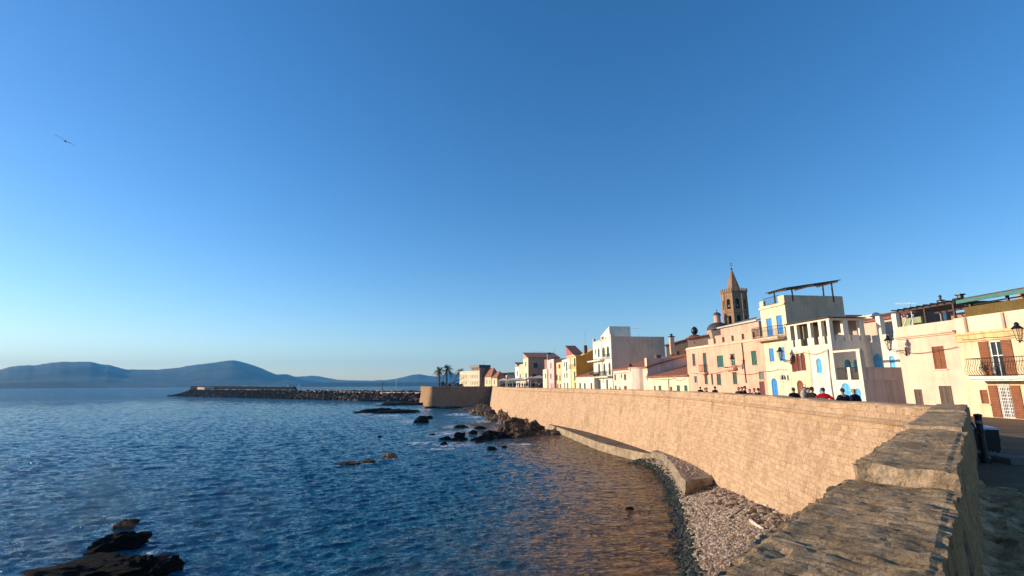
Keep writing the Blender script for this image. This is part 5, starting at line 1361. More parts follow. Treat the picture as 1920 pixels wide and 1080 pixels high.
for k in range(7):
    u = 812+7*k+rr.uniform(-2, 2); Y = 181+.3*rr.random(); p = PY(u, 722, Y)
    person((p.x, p.y, 0), rr.uniform(0, 6), rr.uniform(1.6, 1.78), 'tiny dark person at the bastion edge near the palms', rr.choice(((.02, .02, .025), (.04, .03, .03), (.06, .05, .05))), group='people on the bastion')
# ================================================================ NEAR RIGHT CORNER
def at0(u, v, z=0.): return Pz(u, v, z)
p = at0(1849, 868); rt = empty('bollard', (p.x, p.y, 0), 0, 'black iron post with a pale ring standing just inside the parapet', 'post')
Hh = PY(1836.5, 777, p.y).z; q = None
mb = MB(); mb.lathe([(.11, 0), (.11, .12), (.07, .18), (.065, Hh-.45), (.085, Hh-.42), (.085, Hh-.38), (.07, Hh-.33), (.075, Hh-.06), (.09, Hh-.04), (.09, Hh), (.03, Hh+.02)], (0, 0, 0), 16); mb.build('shaft', [M['black']], rt, False)
mb = MB(); mb.lathe([(.078, 0), (.078, .07)], (0, 0, Hh-.22), 16); mb.build('reflective_ring', [paint((.22, .22, .24), .4)], rt)
# litter bin behind
p = at0(1858, 848); rt = empty('litter_bin', (p.x, p.y+.2, 0), R(-30), 'black rectangular litter bin with a pale lid beside the post', 'litter bin')
Hb = PY(1860, 805, p.y).z
mb = MB(); mb.hexa([(-.31, -.27, .06), (.31, -.27, .06), (.31, .27, .06), (-.31, .27, .06)], [(-.33, -.29, Hb), (.33, -.29, Hb), (.33, .29, Hb), (-.33, .29, Hb)]); mb.build('body', [M['black']], rt)
mb = MB(); mb.hexa([(-.35, -.31, Hb+.003), (.35, -.31, Hb+.003), (.35, .31, Hb+.003), (-.35, .31, Hb+.003)], [(-.34, -.30, Hb+.05), (.34, -.30, Hb+.05), (.2, .2, Hb+.10), (-.2, .2, Hb+.10)]); mb.build('lid', [paint((.62, .60, .62), .35)], rt)
mb = MB(); mb.box(-.34, .34, -.32, -.296, Hb*.55, Hb*.6); mb.build('band', [M['iron']], rt)
for x in (-.25, .25):
    for y in (-.22, .22): mb = MB(); mb.lathe([(.04, 0), (.04, .058)], (x, y, 0), 8); mb.build('foot', [M['black']], rt)
# stone slab / kerb lying in the shade
a = at0(1845, 858); b = at0(1917, 872); d = (b-a).to_2d(); L = d.length; mb = MB()
n = 14
vs = []; 
for i in range(n+1):
    for (y, z) in ((-.22, 0), (-.24, .14), (-.18, .17), (.18, .17), (.24, .14), (.22, 0)):
        q = noise.noise(Vector((i*.7, y*5, z*9)))*.03; vs.append((L*i/n, y+q, z+q*.6))
mb.add(vs, [(i*6+j, (i+1)*6+j, (i+1)*6+j+1, i*6+j+1) for i in range(n) for j in range(5)]+[(0, 1, 2, 3, 4, 5), tuple(n*6+5-j for j in range(6))])
o = mb.build('kerb_stone', [roughm('pale_limestone', [(.16, .12, .10), (.24, .19, .16), (.31, .25, .21)], 3, .7, .03)]); o.location = (a.x, a.y, 0); o.rotation_euler.z = math.atan2(d.y, d.x); tag(o, 'long pale worn kerb stone lying in the shade behind the post', 'kerb stone')
# handrail from parapet to the post
a = PY(1811, 813, 14.5); mb = MB(); pa = ND*16.4+NR*-.2; q = at0(1849, 868)
mb.tube([(pa.x, pa.y, 1.05), ((pa.x+q.x)/2, (pa.y+q.y)/2, .82), (q.x, q.y+.05, Hh-.5)], .022, 6); tag(mb.build('chain_rail', [M['iron']]), 'thin dark rail running from the parapet down to the black post', 'rail')

# ================================================================ GULL
p = PY(122, 264.5, 34); rt = empty('seagull', p, R(20), 'seagull gliding with spread wings against the open sky', 'gull')
rt.rotation_euler = (R(8), R(24), R(35))
mb = MB(); mb.lathe([(.01, -.26), (.035, -.2), (.06, -.08), (.065, .04), (.045, .14), (.04, .18), (.03, .22), (.008, .27)], (0, 0, 0), 10)
mb.v = [(x, z, y) for x, y, z in mb.v]; mb.build('body', [paint((.35, .36, .38), .8)], rt, True)
for sg in (-1, 1):
    mb = MB(); P_ = [(0.03, .06, .0), (.25, .12, .06), (.45, .04, .07), (.66, -.08, .02)]; Q_ = [(0.03, -.07, .0), (.25, -.04, .055), (.45, -.08, .06), (.66, -.09, .018)]
    top = [(sg*x, y, z+.008) for x, y, z in P_]+[(sg*x, y, z+.008) for x, y, z in reversed(Q_)]; bot = [(x, y, z-.016) for x, y, z in top]
    for i in range(3):
        a_, b_, c_, d_ = top[i], top[i+1], top[6-i], top[7-i]; e_, f_, g_, h_ = bot[i], bot[i+1], bot[6-i], bot[7-i]
        mb.hexa([e_, f_, g_, h_], [a_, b_, c_, d_])
    mb.build('wing', [paint((.16, .17, .19), .8)], rt)
mb = MB(); mb.prism([(-.03, -.2, -.004), (.03, -.2, -.004), (.07, -.33, -.004), (-.07, -.33, -.004)], [(-.03, -.2, .006), (.03, -.2, .006), (.07, -.33, .006), (-.07, -.33, .006)]); mb.build('tail', [paint((.4, .4, .42), .8)], rt)
# ================================================================ BEACH, WALKWAY
rnd = random.Random(11)
def base_at(y):
    for a, b in zip(BASEC, BASEC[1:]):
        if a.y <= y <= b.y: return a.x+(b.x-a.x)*(y-a.y)/max(1e-6, b.y-a.y)
    return BASEC[0].x
def shore_at(y):
    for a, b in zip(shore, shore[1:]):
        if a.y <= y <= b.y: return a.x+(b.x-a.x)*(y-a.y)/max(1e-6, b.y-a.y)
    return shore[0].x
def beach_z(x, y):
    s = shore_at(y); w = max(1.5, base_at(max(y, 13))-s); k = (x-s)/w
    hh_ = 1.65-.9*max(0, min(1, (y-22)/12)); z = -5.2+(hh_*(max(0, k)**.8) if k > 0 else k*1.2)
    return z+noise.noise(Vector((x*.35, y*.35, 0)))*.10*min(1, max(0, k)*3)
def build_beach():
    vs = []; fs = []; n1 = 90; n2 = 26
    for i in range(n1+1):
        y = 4+(47.5-4)*i/n1; s = shore_at(y); w = base_at(max(y, 13))+1.5-(s-2.5)
        for j in range(n2+1):
            x = s-2.5+w*j/n2; vs.append((x, y, beach_z(x, y)))
    for i in range(n1):
        for j in range(n2): a = i*(n2+1)+j; fs.append((a, a+1, a+n2+2, a+n2+1))
    me = bpy.data.meshes.new('beach'); me.from_pydata(vs, [], fs); me.polygons.foreach_set('use_smooth', [True]*len(fs))
    me.materials.append(roughm('beach_gravel', [(.10, .075, .055), (.24, .18, .135), (.42, .34, .27)], 9, 1., .06, fine=25))
    o = bpy.data.objects.new('beach', me); COL.objects.link(o); o['kind'] = 'structure'
build_beach()
PEB = [paint((.46, .37, .28), .85), paint((.34, .25, .18), .85), paint((.20, .14, .10), .85), paint((.40, .26, .17), .85)]
mb = MB()
for k in range(24000):
    y = 8+38*rnd.random()**1.15; s = shore_at(y); b = base_at(max(y, 13))+.3; x = s+.35+(b-s-.35)*rnd.random()
    r = rnd.choice((.02, .025, .03, .035, .04, .05, .075))*(1.2 if y > 25 else 1)
    mb.ico((x, y, beach_z(x, y)+r*.25), (r*rnd.uniform(.8, 1.5), r*rnd.uniform(.8, 1.5), r*.62), 1 if r > .06 else 0 or 1, .12, 0, rnd.choice((0, 0, 1, 1, 2, 3)), rnd)
sl_ = [Pz(u, v, -3.97) for u, v in ((1246, 855), (1262, 870), (1286, 900), (1355, 890), (1345, 872), (1300, 850))]
for k in range(900):
    w_ = [rnd.random()**3 for _ in sl_]; q = sum((p*w for p, w in zip(sl_, w_)), Vector())/sum(w_); r = rnd.choice((.03, .04, .05, .08))
    mb.ico((q.x, q.y, -3.96), (r*1.3, r*1.1, r*.6), 1, .15, 0, rnd.choice((0, 1, 2, 3)), rnd)
tag(mb.build('pebbles', PEB, None, False, False), 'pale pinkish pebbles covering the small beach below the sea wall', 'pebbles', kind='stuff')
mb = MB()
for k in range(2000):
    y = 8+41*rnd.random(); s = shore_at(y); x = s+rnd.gauss(.05, .26); r = rnd.uniform(.04, .13)
    mb.ico((x, y, max(beach_z(x, y), -5.25)+r*.2), (r*rnd.uniform(.8, 1.6), r*rnd.uniform(.8, 1.6), r*.75), 1, .22, 0, rnd.choice((0, 0, 1, 2)), rnd)
tag(mb.build('algae_stones', [paint((.012, .016, .008), .55), paint((.03, .045, .012), .6), paint((.03, .024, .018), .6)], None, False, False), 'dark wet stones and green algae along the waterline of the beach', 'wet stones', kind='stuff')

# walkway at the foot of the wall
MCON = roughm('old_concrete', [(.20, .15, .10), (.34, .26, .17), (.48, .38, .26)], 1.6, .7, .05)
MCOT = roughm('walkway_top', [(.10, .075, .05), (.17, .13, .09), (.23, .18, .125)], 1.5, .5, .03)
wk = [Pz(u, v, -4.35).to_2d() for u, v in ((1029, 795.5), (1060, 806), (1092, 818), (1123, 829.5), (1165, 840), (1206, 849), (1232, 852))]
wk = resample([tuple(p) for p in wk], 1.)
inner = []
for p in wk:
    q = min(BASEC, key=lambda c: (c-p).length); inner.append(q+(q-p).normalized()*.4)
mb = MB(); rr = random.Random(4)
jj = [rr.uniform(-.09, .09) for _ in wk]
for i in range(len(wk)-1):
    a, b, c, d = wk[i], wk[i+1], inner[i+1], inner[i]
    o1 = (a-d).normalized()*jj[i]; o2 = (b-c).normalized()*jj[i+1]
    mb.add([(a.x, a.y, -4.35), (b.x, b.y, -4.35), (c.x, c.y, -4.33), (d.x, d.y, -4.33)], [(0, 1, 2, 3)], 1)
    mb.add([(a.x, a.y, -4.35), (b.x, b.y, -4.35), (b.x+o2.x, b.y+o2.y, -4.75), (a.x+o1.x, a.y+o1.y, -4.75), (b.x+o2.x*.3, b.y+o2.y*.3, -5.5), (a.x+o1.x*.3, a.y+o1.y*.3, -5.5)], [(0, 3, 2, 1), (3, 5, 4, 2)], 0)
tag(mb.build('walkway', [MCON, MCOT], None, False, False), 'narrow concrete walkway running along the foot of the sea wall', 'walkway')
# broken block at its end
top = [(1222, 846), (1243, 852), (1257, 866), (1266, 880), (1278, 897), (1284, 905), (1320, 900), (1361, 893), (1352, 873), (1325, 858), (1300, 845), (1262, 842)]
tp = [Pz(u, v, -4.05) for u, v in top]
def refine(poly, n):
    out = []
    for i in range(len(poly)):
        a = poly[i]; b = poly[(i+1) % len(poly)]
        for k in range(n): out.append(a+(b-a)*k/n)
    return out
tp = refine(tp, 3)
c = sum(tp, Vector())/len(tp)
def jag(p, z, sc, am): q = noise.noise_vector(Vector((p.x*1.3, p.y*1.3, z)))*am; return (c.x+(p.x-c.x)*sc+q.x, c.y+(p.y-c.y)*sc+q.y, z+q.z*.3)
rings = [[jag(p, z, sc, am) for p in tp] for z, sc, am in ((-3.98, .97, .10), (-4.06, 1., .12), (-4.4, 1.01, .2), (-4.75, .99, .16), (-5.4, 1.03, .1))]
n = len(tp); bm = bmesh.new(); V_ = [[bm.verts.new(q) for q in r_] for r_ in rings]
f_ = bm.faces.new(V_[0]); 
for a_, b_ in zip(V_, V_[1:]):
    for i in range(n): bm.faces.new((a_[i], a_[(i+1) % n], b_[(i+1) % n], b_[i]))
bmesh.ops.triangulate(bm, faces=[f_]); bmesh.ops.recalc_face_normals(bm, faces=bm.faces)
mb = MB(); bm.verts.index_update(); mb.add([v.co[:] for v in bm.verts], [tuple(v.index for v in f.verts) for f in bm.faces]); bm.free()
tag(mb.build('concrete_block', [roughm('broken_concrete', [(.17, .13, .09), (.30, .235, .165), (.42, .34, .25)], 2.5, .9, .08)]), 'broken weathered concrete slab with driftwood on it, at the beach end of the walkway', 'concrete slab')
# driftwood
def drift(us, r, label):
    pts = [Pz(u, v, -4.35) for u, v in us]
    if us[0][1] < 895: pts = [Vector((p.x, p.y, -3.93)) for p in [Pz(u, v, -3.93) for u, v in us]]
    else: pts = [Vector((p.x, p.y, beach_z(p.x, p.y)+.09)) for p in [Pz(u, v, -4.1) for u, v in us]]
    m_ = MB(); m_.tube(pts, r, 7, 0, r*.55)
    tag(m_.build('driftwood', [paint((.62, .50, .40), .85)], None, True), label, 'driftwood', 'driftwood on the beach')
drift(((1408, 982), (1420, 993), (1433, 1004)), .09, 'thick pale driftwood log on the pebbles nearest the parapet')
drift(((1364, 966), (1384, 960), (1403, 954)), .05, 'long thin driftwood stick lying level in the middle of the pebbles')
drift(((1346, 949), (1360, 948)), .035, 'short twig on the pebbles left of the long stick')
drift(((1417, 945), (1421, 953), (1428, 956)), .07, 'bent driftwood branch near the foot of the golden wall')
drift(((1440, 968), (1431, 961)), .06, 'stub of driftwood against the wall foot')
drift(((1341, 880), (1350, 886), (1356, 890)), .07, 'bleached driftwood on the corner of the broken concrete slab')
drift(((1300, 866), (1306, 873)), .08, 'pale driftwood lump in the middle of the broken concrete slab')
mb = MB(); p = Pz(1350, 874, -3.9)
for k in range(26): mb.ico((p.x+rnd.gauss(0, .35), p.y+rnd.gauss(0, .8), -3.9+rnd.uniform(0, .25)), (.15, .18, .1), 1, .3, 0, 0, rnd)
tag(mb.build('seaweed_heap', [paint((.07, .045, .03), .9)], None, False, False), 'brown heap of dry seaweed piled between the slab and the wall', 'seaweed')
mb = MB()
for k in range(420):
    y = 19+24*rnd.random(); x = base_at(y)-abs(rnd.gauss(.25, .5)); r = rnd.uniform(.05, .14)
    mb.ico((x, y, beach_z(x, y)+.05), (r*1.4, r*1.4, r*.6), 1, .3, 0, rnd.choice((0, 1)), rnd)
tag(mb.build('wall_foot_debris', [paint((.30, .21, .14), .9), paint((.10, .07, .05), .9)], None, False, False), 'strip of stone debris and dry seaweed along the foot of the wall', 'debris', kind='stuff')

# ================================================================ ROCKS
MR = roughm('wet_dark_rock', [(.002, .0018, .0018), (.005, .004, .0035), (.012, .009, .006)], 3.5, 1., .30, rough=.9, fine=9)
MRB = roughm('brown_rock', [(.03, .019, .011), (.10, .064, .036), (.24, .16, .095)], 2., 1., .12)
MRT = roughm('tan_rock', [(.08, .052, .028), (.24, .155, .09), (.42, .30, .19)], 2., 1., .12)
def rock(u, v, wp, hp, mat=None, label='dark rock', group='rocks in the sea', ratio=.75, sub=4, zb=-5.2, tilt=0., cat='rock', seed=None, spike=0., rough_=.35, hs_=1.):
    p = Pz(u, v, zb); r = ray(u, v); k = (zb-CZ)/r.z
    a = wp/2*k/F; d = a*ratio
    if mat is MRT or mat is MRB: pass
    # a flat rock seen obliquely: its height and its depth share the picture height
    dep = abs(r.z)
    H = max(.12, hp*k/F-2*d*dep*.6)
    H = max(H, hp*k/F*.35)*hs_
    bm = bmesh.new(); bmesh.ops.create_icosphere(bm, subdivisions=sub, radius=1)
    sd = Vector((u*.37, v*.91, 3)); dirv = Vector((p.x, p.y)).normalized(); back = Vector((p.x, p.y))+dirv*d*.8
    for q in bm.verts:
        c_ = q.co.copy()
        n_ = noise.noise(c_*1.3+sd)*rough_*1.3+noise.noise(c_*3.1+sd)*rough_*.75+noise.noise(c_*7+sd)*rough_*.32+noise.noise(c_*15+sd)*rough_*.2+noise.noise(c_*31+sd)*rough_*.1
        q.co = c_*(1+n_)
        rid = 1-abs(noise.noise(Vector((c_.x*2.2, c_.y*2.2, 0))+sd))*1.6
        z = q.co.z*H*(.65+.5*rid)
        q.co = Vector((q.co.x*a, q.co.y*d, z if z > 0 else z*.35-.1))
    rt = math.atan2(-dirv.x, dirv.y)
    me = bpy.data.meshes.new('rock'); bm.to_mesh(me); bm.free(); me.materials.append(mat or MR)
    o = bpy.data.objects.new('rock', me); COL.objects.link(o); o.location = (back.x, back.y, zb); o.rotation_euler.z = rt+tilt
    return tag(o, label, cat, group)
RL = [
 (158, 1098, 215, 50, MR, 'largest black rock, at the lower left corner of the sea'),
 (262, 1072, 74, 34, MR, 'dark rock right of the largest black rock, under the oval one'),
 (222, 1030, 98, 42, MR, 'smooth oval black rock standing above the largest black rock'),
 (232, 990, 34, 16, MRB, 'small brown rock on top of the oval black rock group'),
 (239, 983, 30, 14, MR, 'pointed dark rock, topmost of the lower left group'),
 (316, 1074, 46, 34, MR, 'slanting dark rock right of the largest black rock'),
 (655, 871, 38, 9, MRB, 'low brown rock awash, leftmost of the two middle ones'),
 (690, 867, 26, 7, MRB, 'small low brown rock just right of the leftmost brown one'),
 (731, 858, 29, 11, MRT, 'olive brown rock alone in the middle of the bay'),
 (727, 774, 106, 12, MR, 'long flat black reef below the breakwater end'),
 (797, 785, 30, 8, MR, 'flat black rock right part of the pair below the reef'),
 (790, 793, 26, 12, MR, 'round black rock left part of the pair below the reef'),
 (864, 802, 25, 7, MR, 'flat black rock farthest of the surf group'),
 (900, 804, 19, 7, MR, 'flat black rock right of the surf group'),
 (863, 826, 27, 18, MR, 'tallest black rock of the surf group'),
 (836, 825, 23, 8, MR, 'low black rock left of the tallest surf rock'),
 (832, 834, 14, 7, MR, 'small black rock just below the low surf rock'),
 (887, 814, 15, 10, MR, 'small pointed rock with white foam on it'),
 (811, 816, 12, 5, MR, 'tiny rock awash in white foam, left of the surf group'),
 (922, 843, 17, 8, MR, 'small black rock right of centre below the rocky spit'),
 (946, 839, 10, 5, MR, 'tiny black rock beside the small one below the spit'),
 (899, 829, 15, 6, MR, 'small dark rock off the tip of the rocky spit'),
 (712, 819, 6, 3, MR, 'tiny lone rock far out in the middle of the bay'),
 (1180, 955, 14, 6, MR, 'small dark stone breaking the brown shallow water'),
]
for i, (u, v, w, h_, mt, lb) in enumerate(RL): rock(u, v, w, h_, mt, lb, sub=5 if w > 90 else 4, ratio=.5 if 'reef' in lb else .75, rough_=.3 if 'oval' in lb else .6 if w > 190 else .5 if v > 1000 else .36, hs_=.72 if 'oval' in lb else .8 if w > 190 else .65)
SP = [ # rocky spit and wall foot rocks
 (904, 826, 36, 9, MR, 'low black rock at the tip of the spit'), (930, 822, 44, 15, MR, 'black rock behind the tip of the spit'),
 (948, 815, 30, 17, MRB, 'tall black rock in the middle of the spit'), (972, 818, 46, 15, MRB, 'broad dark rock in the spit before the brown pool'),
 (1000, 811, 40, 19, MRB, 'large brown rock near the root of the spit'), (1010, 800, 22, 15, MRT, 'tan knobbly rock at the root of the spit'),
 (1030, 814, 44, 9, MRB, 'flat dark rock where the spit meets the walkway'), (1031, 793, 17, 9, MRT, 'round boulder standing on the end of the walkway'),
 (898, 776, 32, 10, MRT, 'flat tan rock at the foot of the wall near the bastion'), (915, 778, 26, 10, MRB, 'brown rock beside the flat tan one near the bastion'),
 (885, 769, 36, 5, MRT, 'low slab of tan rock in the corner by the bastion'), (906, 766, 26, 8, MRT, 'tan rock in the inner corner of bastion and wall'),
 (925, 788, 34, 14, MRT, 'dark brown rock on the seaward side of the boulder heap'), (940, 786, 15, 17, MRT, 'spiky pinnacle rock rising from the boulder heap'),
 (944, 792, 22, 15, MRT, 'rounded boulder under the pinnacle rock'), (955, 797, 18, 13, MRT, 'rounded boulder second down from the pinnacle'),
 (967, 801, 36, 20, MRB, 'largest brown boulder of the heap beside the wall'), (990, 797, 30, 13, MRT, 'broad tan boulder against the wall behind the heap'),
 (950, 776, 16, 9, MRT, 'tan boulder behind the pinnacle rock at the wall'), (1003, 789, 15, 8, MRT, 'small tan boulder at the near end of the heap'),
 (845, 766, 46, 4, MR, 'dark low ledge at the foot of the bastion'), (812, 765, 24, 4, MR, 'dark ledge under the round corner of the bastion'),
 (871, 768, 22, 4, MRB, 'small brown ledge in front of the bastion'),
 (748, 760, 90, 7, MR, 'long dark ledge at the root of the breakwater'), (720, 752, 70, 4, MR, 'thin dark ledge seaward of the breakwater root'),
]
for u, v, w, h_, mt, lb in SP: rock(u, v, w, h_, mt, lb, 'rocks at the foot of the sea wall', rough_=.45, hs_=1. if 'pinnacle rock' in lb else .85)

# ================================================================ BREAKWATER
B0 = Pz(322, 742.5, -5.2).to_2d(); B1 = Pz(770, 753, -5.2).to_2d(); BE = (B1-B0).normalized(); BI = Vector((-BE.y, BE.x)); BL = (B1-B0).length
bw = empty('breakwater', (0, 0, 0), 0, 'long rubble breakwater with a pale concrete wall reaching left across the bay', 'breakwater')
def BP(s, d, z): p = B0+BE*s+BI*d; return (p.x, p.y, z)
MPC = roughm('pier_concrete', [(.45, .34, .25), (.62, .49, .37), (.74, .60, .47)], .3, .3, .05)  # albedo raised so the face turned from the sun looks lit
MPD = roughm('shade_dark_pier_wall', [(.006, .007, .007), (.012, .012, .012), (.02, .02, .018)], .3, .3, .05)  # shaded wall, with its darkness put into the albedo
mb = MB(); mb.hexa([BP(34, 7, -5.6), BP(BL+12, 5, -5.6), BP(BL+12, 13, -5.6), BP(34, 15, -5.6)], [BP(34, 7, -.45), BP(BL+12, 5, -.75), BP(BL+12, 13, -.75), BP(34, 15, -.45)])
mb.build('quay_wall', [MPC], bw)
mb = MB(); mb.hexa([BP(24, 6, -5), BP(32, 6, -5), BP(32, 17, -5), BP(24, 17, -5)], [BP(24.5, 6.5, 1.1), BP(32, 6.5, 1.0), BP(32, 17, 1.0), BP(24.5, 17, 1.1)]); mb.build('pier_head', [MPC], bw)
s1 = hit(383, 730, B0+BI*6, BE)[0]
mb = MB(); mb.hexa([BP(s1-1, 5, -5), BP(s1+2.5, 5, -5), BP(s1+2.5, 9, -5), BP(s1-1, 9, -5)], [BP(s1-1, 5, .75), BP(s1+2.5, 5, .75), BP(s1+2.5, 9, .75), BP(s1-1, 9, .75)]); mb.build('buttress', [MPC], bw)
mb = MB(); mb.hexa([BP(s1+3, 5.5, -5), BP(BL+4, 3.5, -5), BP(BL+4, 4.9, -5), BP(s1+3, 6.9, -5)], [BP(s1+3, 5.5, -1.05), BP(BL+4, 3.5, -1.3), BP(BL+4, 4.9, -1.3), BP(s1+3, 6.9, -1.05)]); mb.build('low_wall', [MPC], bw)
# parapet wall on the harbour side, its shade painted near black
s0 = hit(357, 726, B0+BI*15, BE)[0]; s2 = hit(562, 726, B0+BI*15, BE)[0]
mb = MB(); mb.hexa([BP(s0, 15.1, -3), BP(s2, 14, -3), BP(s2, 16, -3), BP(s0, 17, -3)], [BP(s0, 15.1, 1.85), BP(s2-6, 14, 1.15), BP(s2-6, 16, 1.15), BP(s0, 17, 1.85)]); mb.build('parapet', [MPD], bw)
mb = MB(); rr = random.Random(8)
for k in range(4200):
    s = -6+(BL+22)*rr.random(); d = rr.uniform(-1, 6.6)
    if s < 26: d = rr.uniform(-1, 18); 
    zt = -5.2+min(1, (d+1)/6)*4.0*min(1, (s+8)/26)
    r = rr.uniform(.45, 1.15); p = BP(s, d, zt)
    tn = 2 if (s > BL*.62 and rr.random() < .3) or rr.random() < .04 else (1 if rr.random() < .4 else 0)
    mb.ico((p[0], p[1], zt), (r, r, r*.7), 1, .28, 0, tn, rr)
tag(mb.build('armour_stones', [paint((.005, .004, .004), .9), paint((.014, .010, .008), .9), paint((.14, .085, .055), .9)], bw, False, False), kind='stuff')
bw_post = MB(); p = Pz(713.5, 733, -1.); bw_post.lathe([(.35, -1), (.35, .2), (.18, .4), (.18, 3.2), (.35, 3.3), (.35, 3.9), (.05, 4.3)], (p.x, p.y+3, -1.), 8)
tag(bw_post.build('harbour_light', [M['black']]), 'dark navigation post standing on the breakwater left of the white sailboat', 'harbour light')

# ================================================================ BOATS
def boat(u, v, L, name, label, mast=0., cabin=True, rz=0., z=-5.2, Y=None, group=None, hull=None):
    p = PY(u, v, Y) if Y else Pz(u, v, z); r = empty(name, (p.x, p.y, z), rz, label, 'boat', group)
    m_ = MB(); prof = [(-.5, .75), (-.2, 1), (.15, .95), (.38, .55), (.5, .03)]; W = L*.15
    ring = lambda z_, s_: [(L*x, -W*w_*s_, z_+.12*L*.1*(x > .3)) for x, w_ in prof]+[(L*x, W*w_*s_, z_+.12*L*.1*(x > .3)) for x, w_ in reversed(prof)]
    m_.prism(ring(-.3, .6), ring(L*.1, 1)); m_.build('hull', [hull or M['wht']], r)
    if cabin:
        m_ = MB(); m_.hexa([(-L*.15, -W*.6, L*.1), (L*.22, -W*.5, L*.1), (L*.22, W*.5, L*.1), (-L*.15, W*.6, L*.1)], [(-L*.13, -W*.5, L*.19), (L*.1, -W*.4, L*.19), (L*.1, W*.4, L*.19), (-L*.13, W*.5, L*.19)]); m_.build('cabin', [M['wht']], r)
        m_ = MB(); m_.box(-L*.1, L*.08, -W*.56, W*.56, L*.13, L*.165); m_.build('cabin_window', [M['glass']], r)
    if mast:
        m_ = MB(); m_.tube([(L*.05, 0, L*.1), (L*.05, 0, mast)], .14, 6, 0, .09); m_.tube([(L*.05, 0, L*.3), (-L*.38, 0, L*.3)], .15, 6); m_.build('mast', [M['wht']], r)
        m_ = MB(); m_.tube([(L*.03, 0, L*.33), (-L*.37, 0, L*.33)], .28, 6); m_.build('furled_sail', [M['wht']], r)
    return r
boat(741, 731, 13, 'sailboat', 'white sailboat with a bare mast moored behind the breakwater', 14.5, True, .15, Y=430, group='boats in the harbour')
boat(782, 732.5, 7, 'motorboat', 'largest white motorboat moored just left of the bastion', 0, True, .3, Y=330, group='boats in the harbour')
boat(773, 729.5, 6, 'motorboat', 'small white motorboat between the sailboat and the bastion', 0, True, -.4, Y=420, group='boats in the harbour')
boat(788, 730.5, 6, 'motorboat', 'white motorboat hard against the bastion top edge', 0, True, .7, Y=400, group='boats in the harbour')
def farsail(u, label):
    p = PY(u, 722.5, 1500); r = empty('sailing_boat', (p.x, p.y, -5.2), .3, label, 'boat', 'sailing boats off the far shore')
    m_ = MB(); m_.prism([(-5, -1.4, -.2), (4, -1.2, -.2), (6.5, 0, -.2), (4, 1.2, -.2), (-5, 1.4, -.2)], [(-5.2, -1.7, 1.3), (4, -1.5, 1.4), (7, 0, 1.7), (4, 1.5, 1.4), (-5.2, 1.7, 1.3)]); m_.build('hull', [M['wht']], r)
    m_ = MB(); m_.prism([(-4.5, -.05, 1.8), (1, -.05, 1.8), (1, -.05, 15)], [(-4.5, .05, 1.8), (1, .05, 1.8), (1, .05, 15)]); m_.prism([(1.3, -.05, 1.9), (6.3, -.05, 1.9), (1.3, -.05, 12.5)], [(1.3, .05, 1.9), (6.3, .05, 1.9), (1.3, .05, 12.5)]); m_.build('sail', [M['wht']], r)
farsail(539, 'tiny white sail off the far shore, left of the two'); farsail(560, 'tiny white sail off the far shore, right of the two')
# far pale houses on the other side of the bay
for k, (u, w_, lb) in enumerate(((460, 10, 'pale far house at the foot of the peaked hill, leftmost on that shore'), (492, 14, 'long pale far house in the middle of the far shore'), (505, 9, 'small pale far house right of the long one'), (516, 16, 'widest pale far building on the opposite shore'), (527, 7, 'last small pale far house before the white sails'))):
    p = PY(u, 720.5, 2350); r = empty('far_house', (p.x, p.y, -4.), .1*k, lb, 'house', 'pale houses on the far shore')
    L = w_*1.9; m_ = MB(); m_.box(-L/2, L/2, -6, 6, -2, 5.5); m_.build('wall', [paint((.75, .68, .6), .9)], r)
    m_ = MB(); m_.prism([(-L/2, -6.5, 5.51), (-L/2, 6.5, 5.51), (-L/2, 0, 8)], [(L/2, -6.5, 5.51), (L/2, 6.5, 5.51), (L/2, 0, 8)]); m_.build('roof', [M['tile']], r)

# ================================================================ HILLS
MH = roughm('hill_scrub', [(.035, .055, .045), (.065, .085, .065), (.12, .12, .09)], .006, .5, 4, fine=.05)
MHD = roughm('pine_shore', [(.01, .018, .01), (.022, .034, .016), (.04, .05, .025)], .02, .5, 2, fine=.12)
def hills(name, prof, D, depth, mat, seed, rough_=.24, back=True):
    """ridge profile in the picture -> heights at real distance D; the slope falls towards us over 'depth' metres"""
    us = [p[0] for p in prof]; n = int((us[-1]-us[0])/3.); vs = []; m_ = 26
    def vv(u):
        for a, b in zip(prof, prof[1:]):
            if a[0] <= u <= b[0]:
                k = (u-a[0])/(b[0]-a[0]); return a[1]+(b[1]-a[1])*k
        return prof[-1][1]
    for i in range(n+1):
        u = us[0]+(us[-1]-us[0])*i/n; r = ray(u, vv(u)); hd = Vector((r.x, r.y)); el = r.z/hd.length; hd.normalize()
        H = D*el+CZ+5.2+noise.noise(Vector((i*.21, seed, 0)))*D*.0007
        for j in range(m_+1):
            k = j/m_; kk = 1.6*k                     # 0 at the shore, 1 at ridge, beyond = far side
            dd = D-depth+depth*kk
            if kk <= 1: f = .5-.5*math.cos(math.pi*kk); f = .45*kk+.55*f
            else: f = 1-(kk-1)/.6*.55
            p = hd*dd; q = Vector((p.x/depth*3.2, p.y/depth*3.2, seed))
            f2 = f*(1+rough_*2.6*noise.fractal(q, 1, 2, 4)*(1-f)) if kk <= 1 else f
            vs.append((p.x, p.y, -5.6+max(0, H*f2)+(0 if j else -.5)))
    fs = [(i*(m_+1)+j, i*(m_+1)+j+1, (i+1)*(m_+1)+j+1, (i+1)*(m_+1)+j) for i in range(n) for j in range(m_)]
    me = bpy.data.meshes.new(name); me.from_pydata(vs, [], fs); me.polygons.foreach_set('use_smooth', [True]*len(fs)); me.materials.append(mat)
    o = bpy.data.objects.new(name, me); COL.objects.link(o); o['kind'] = 'structure'
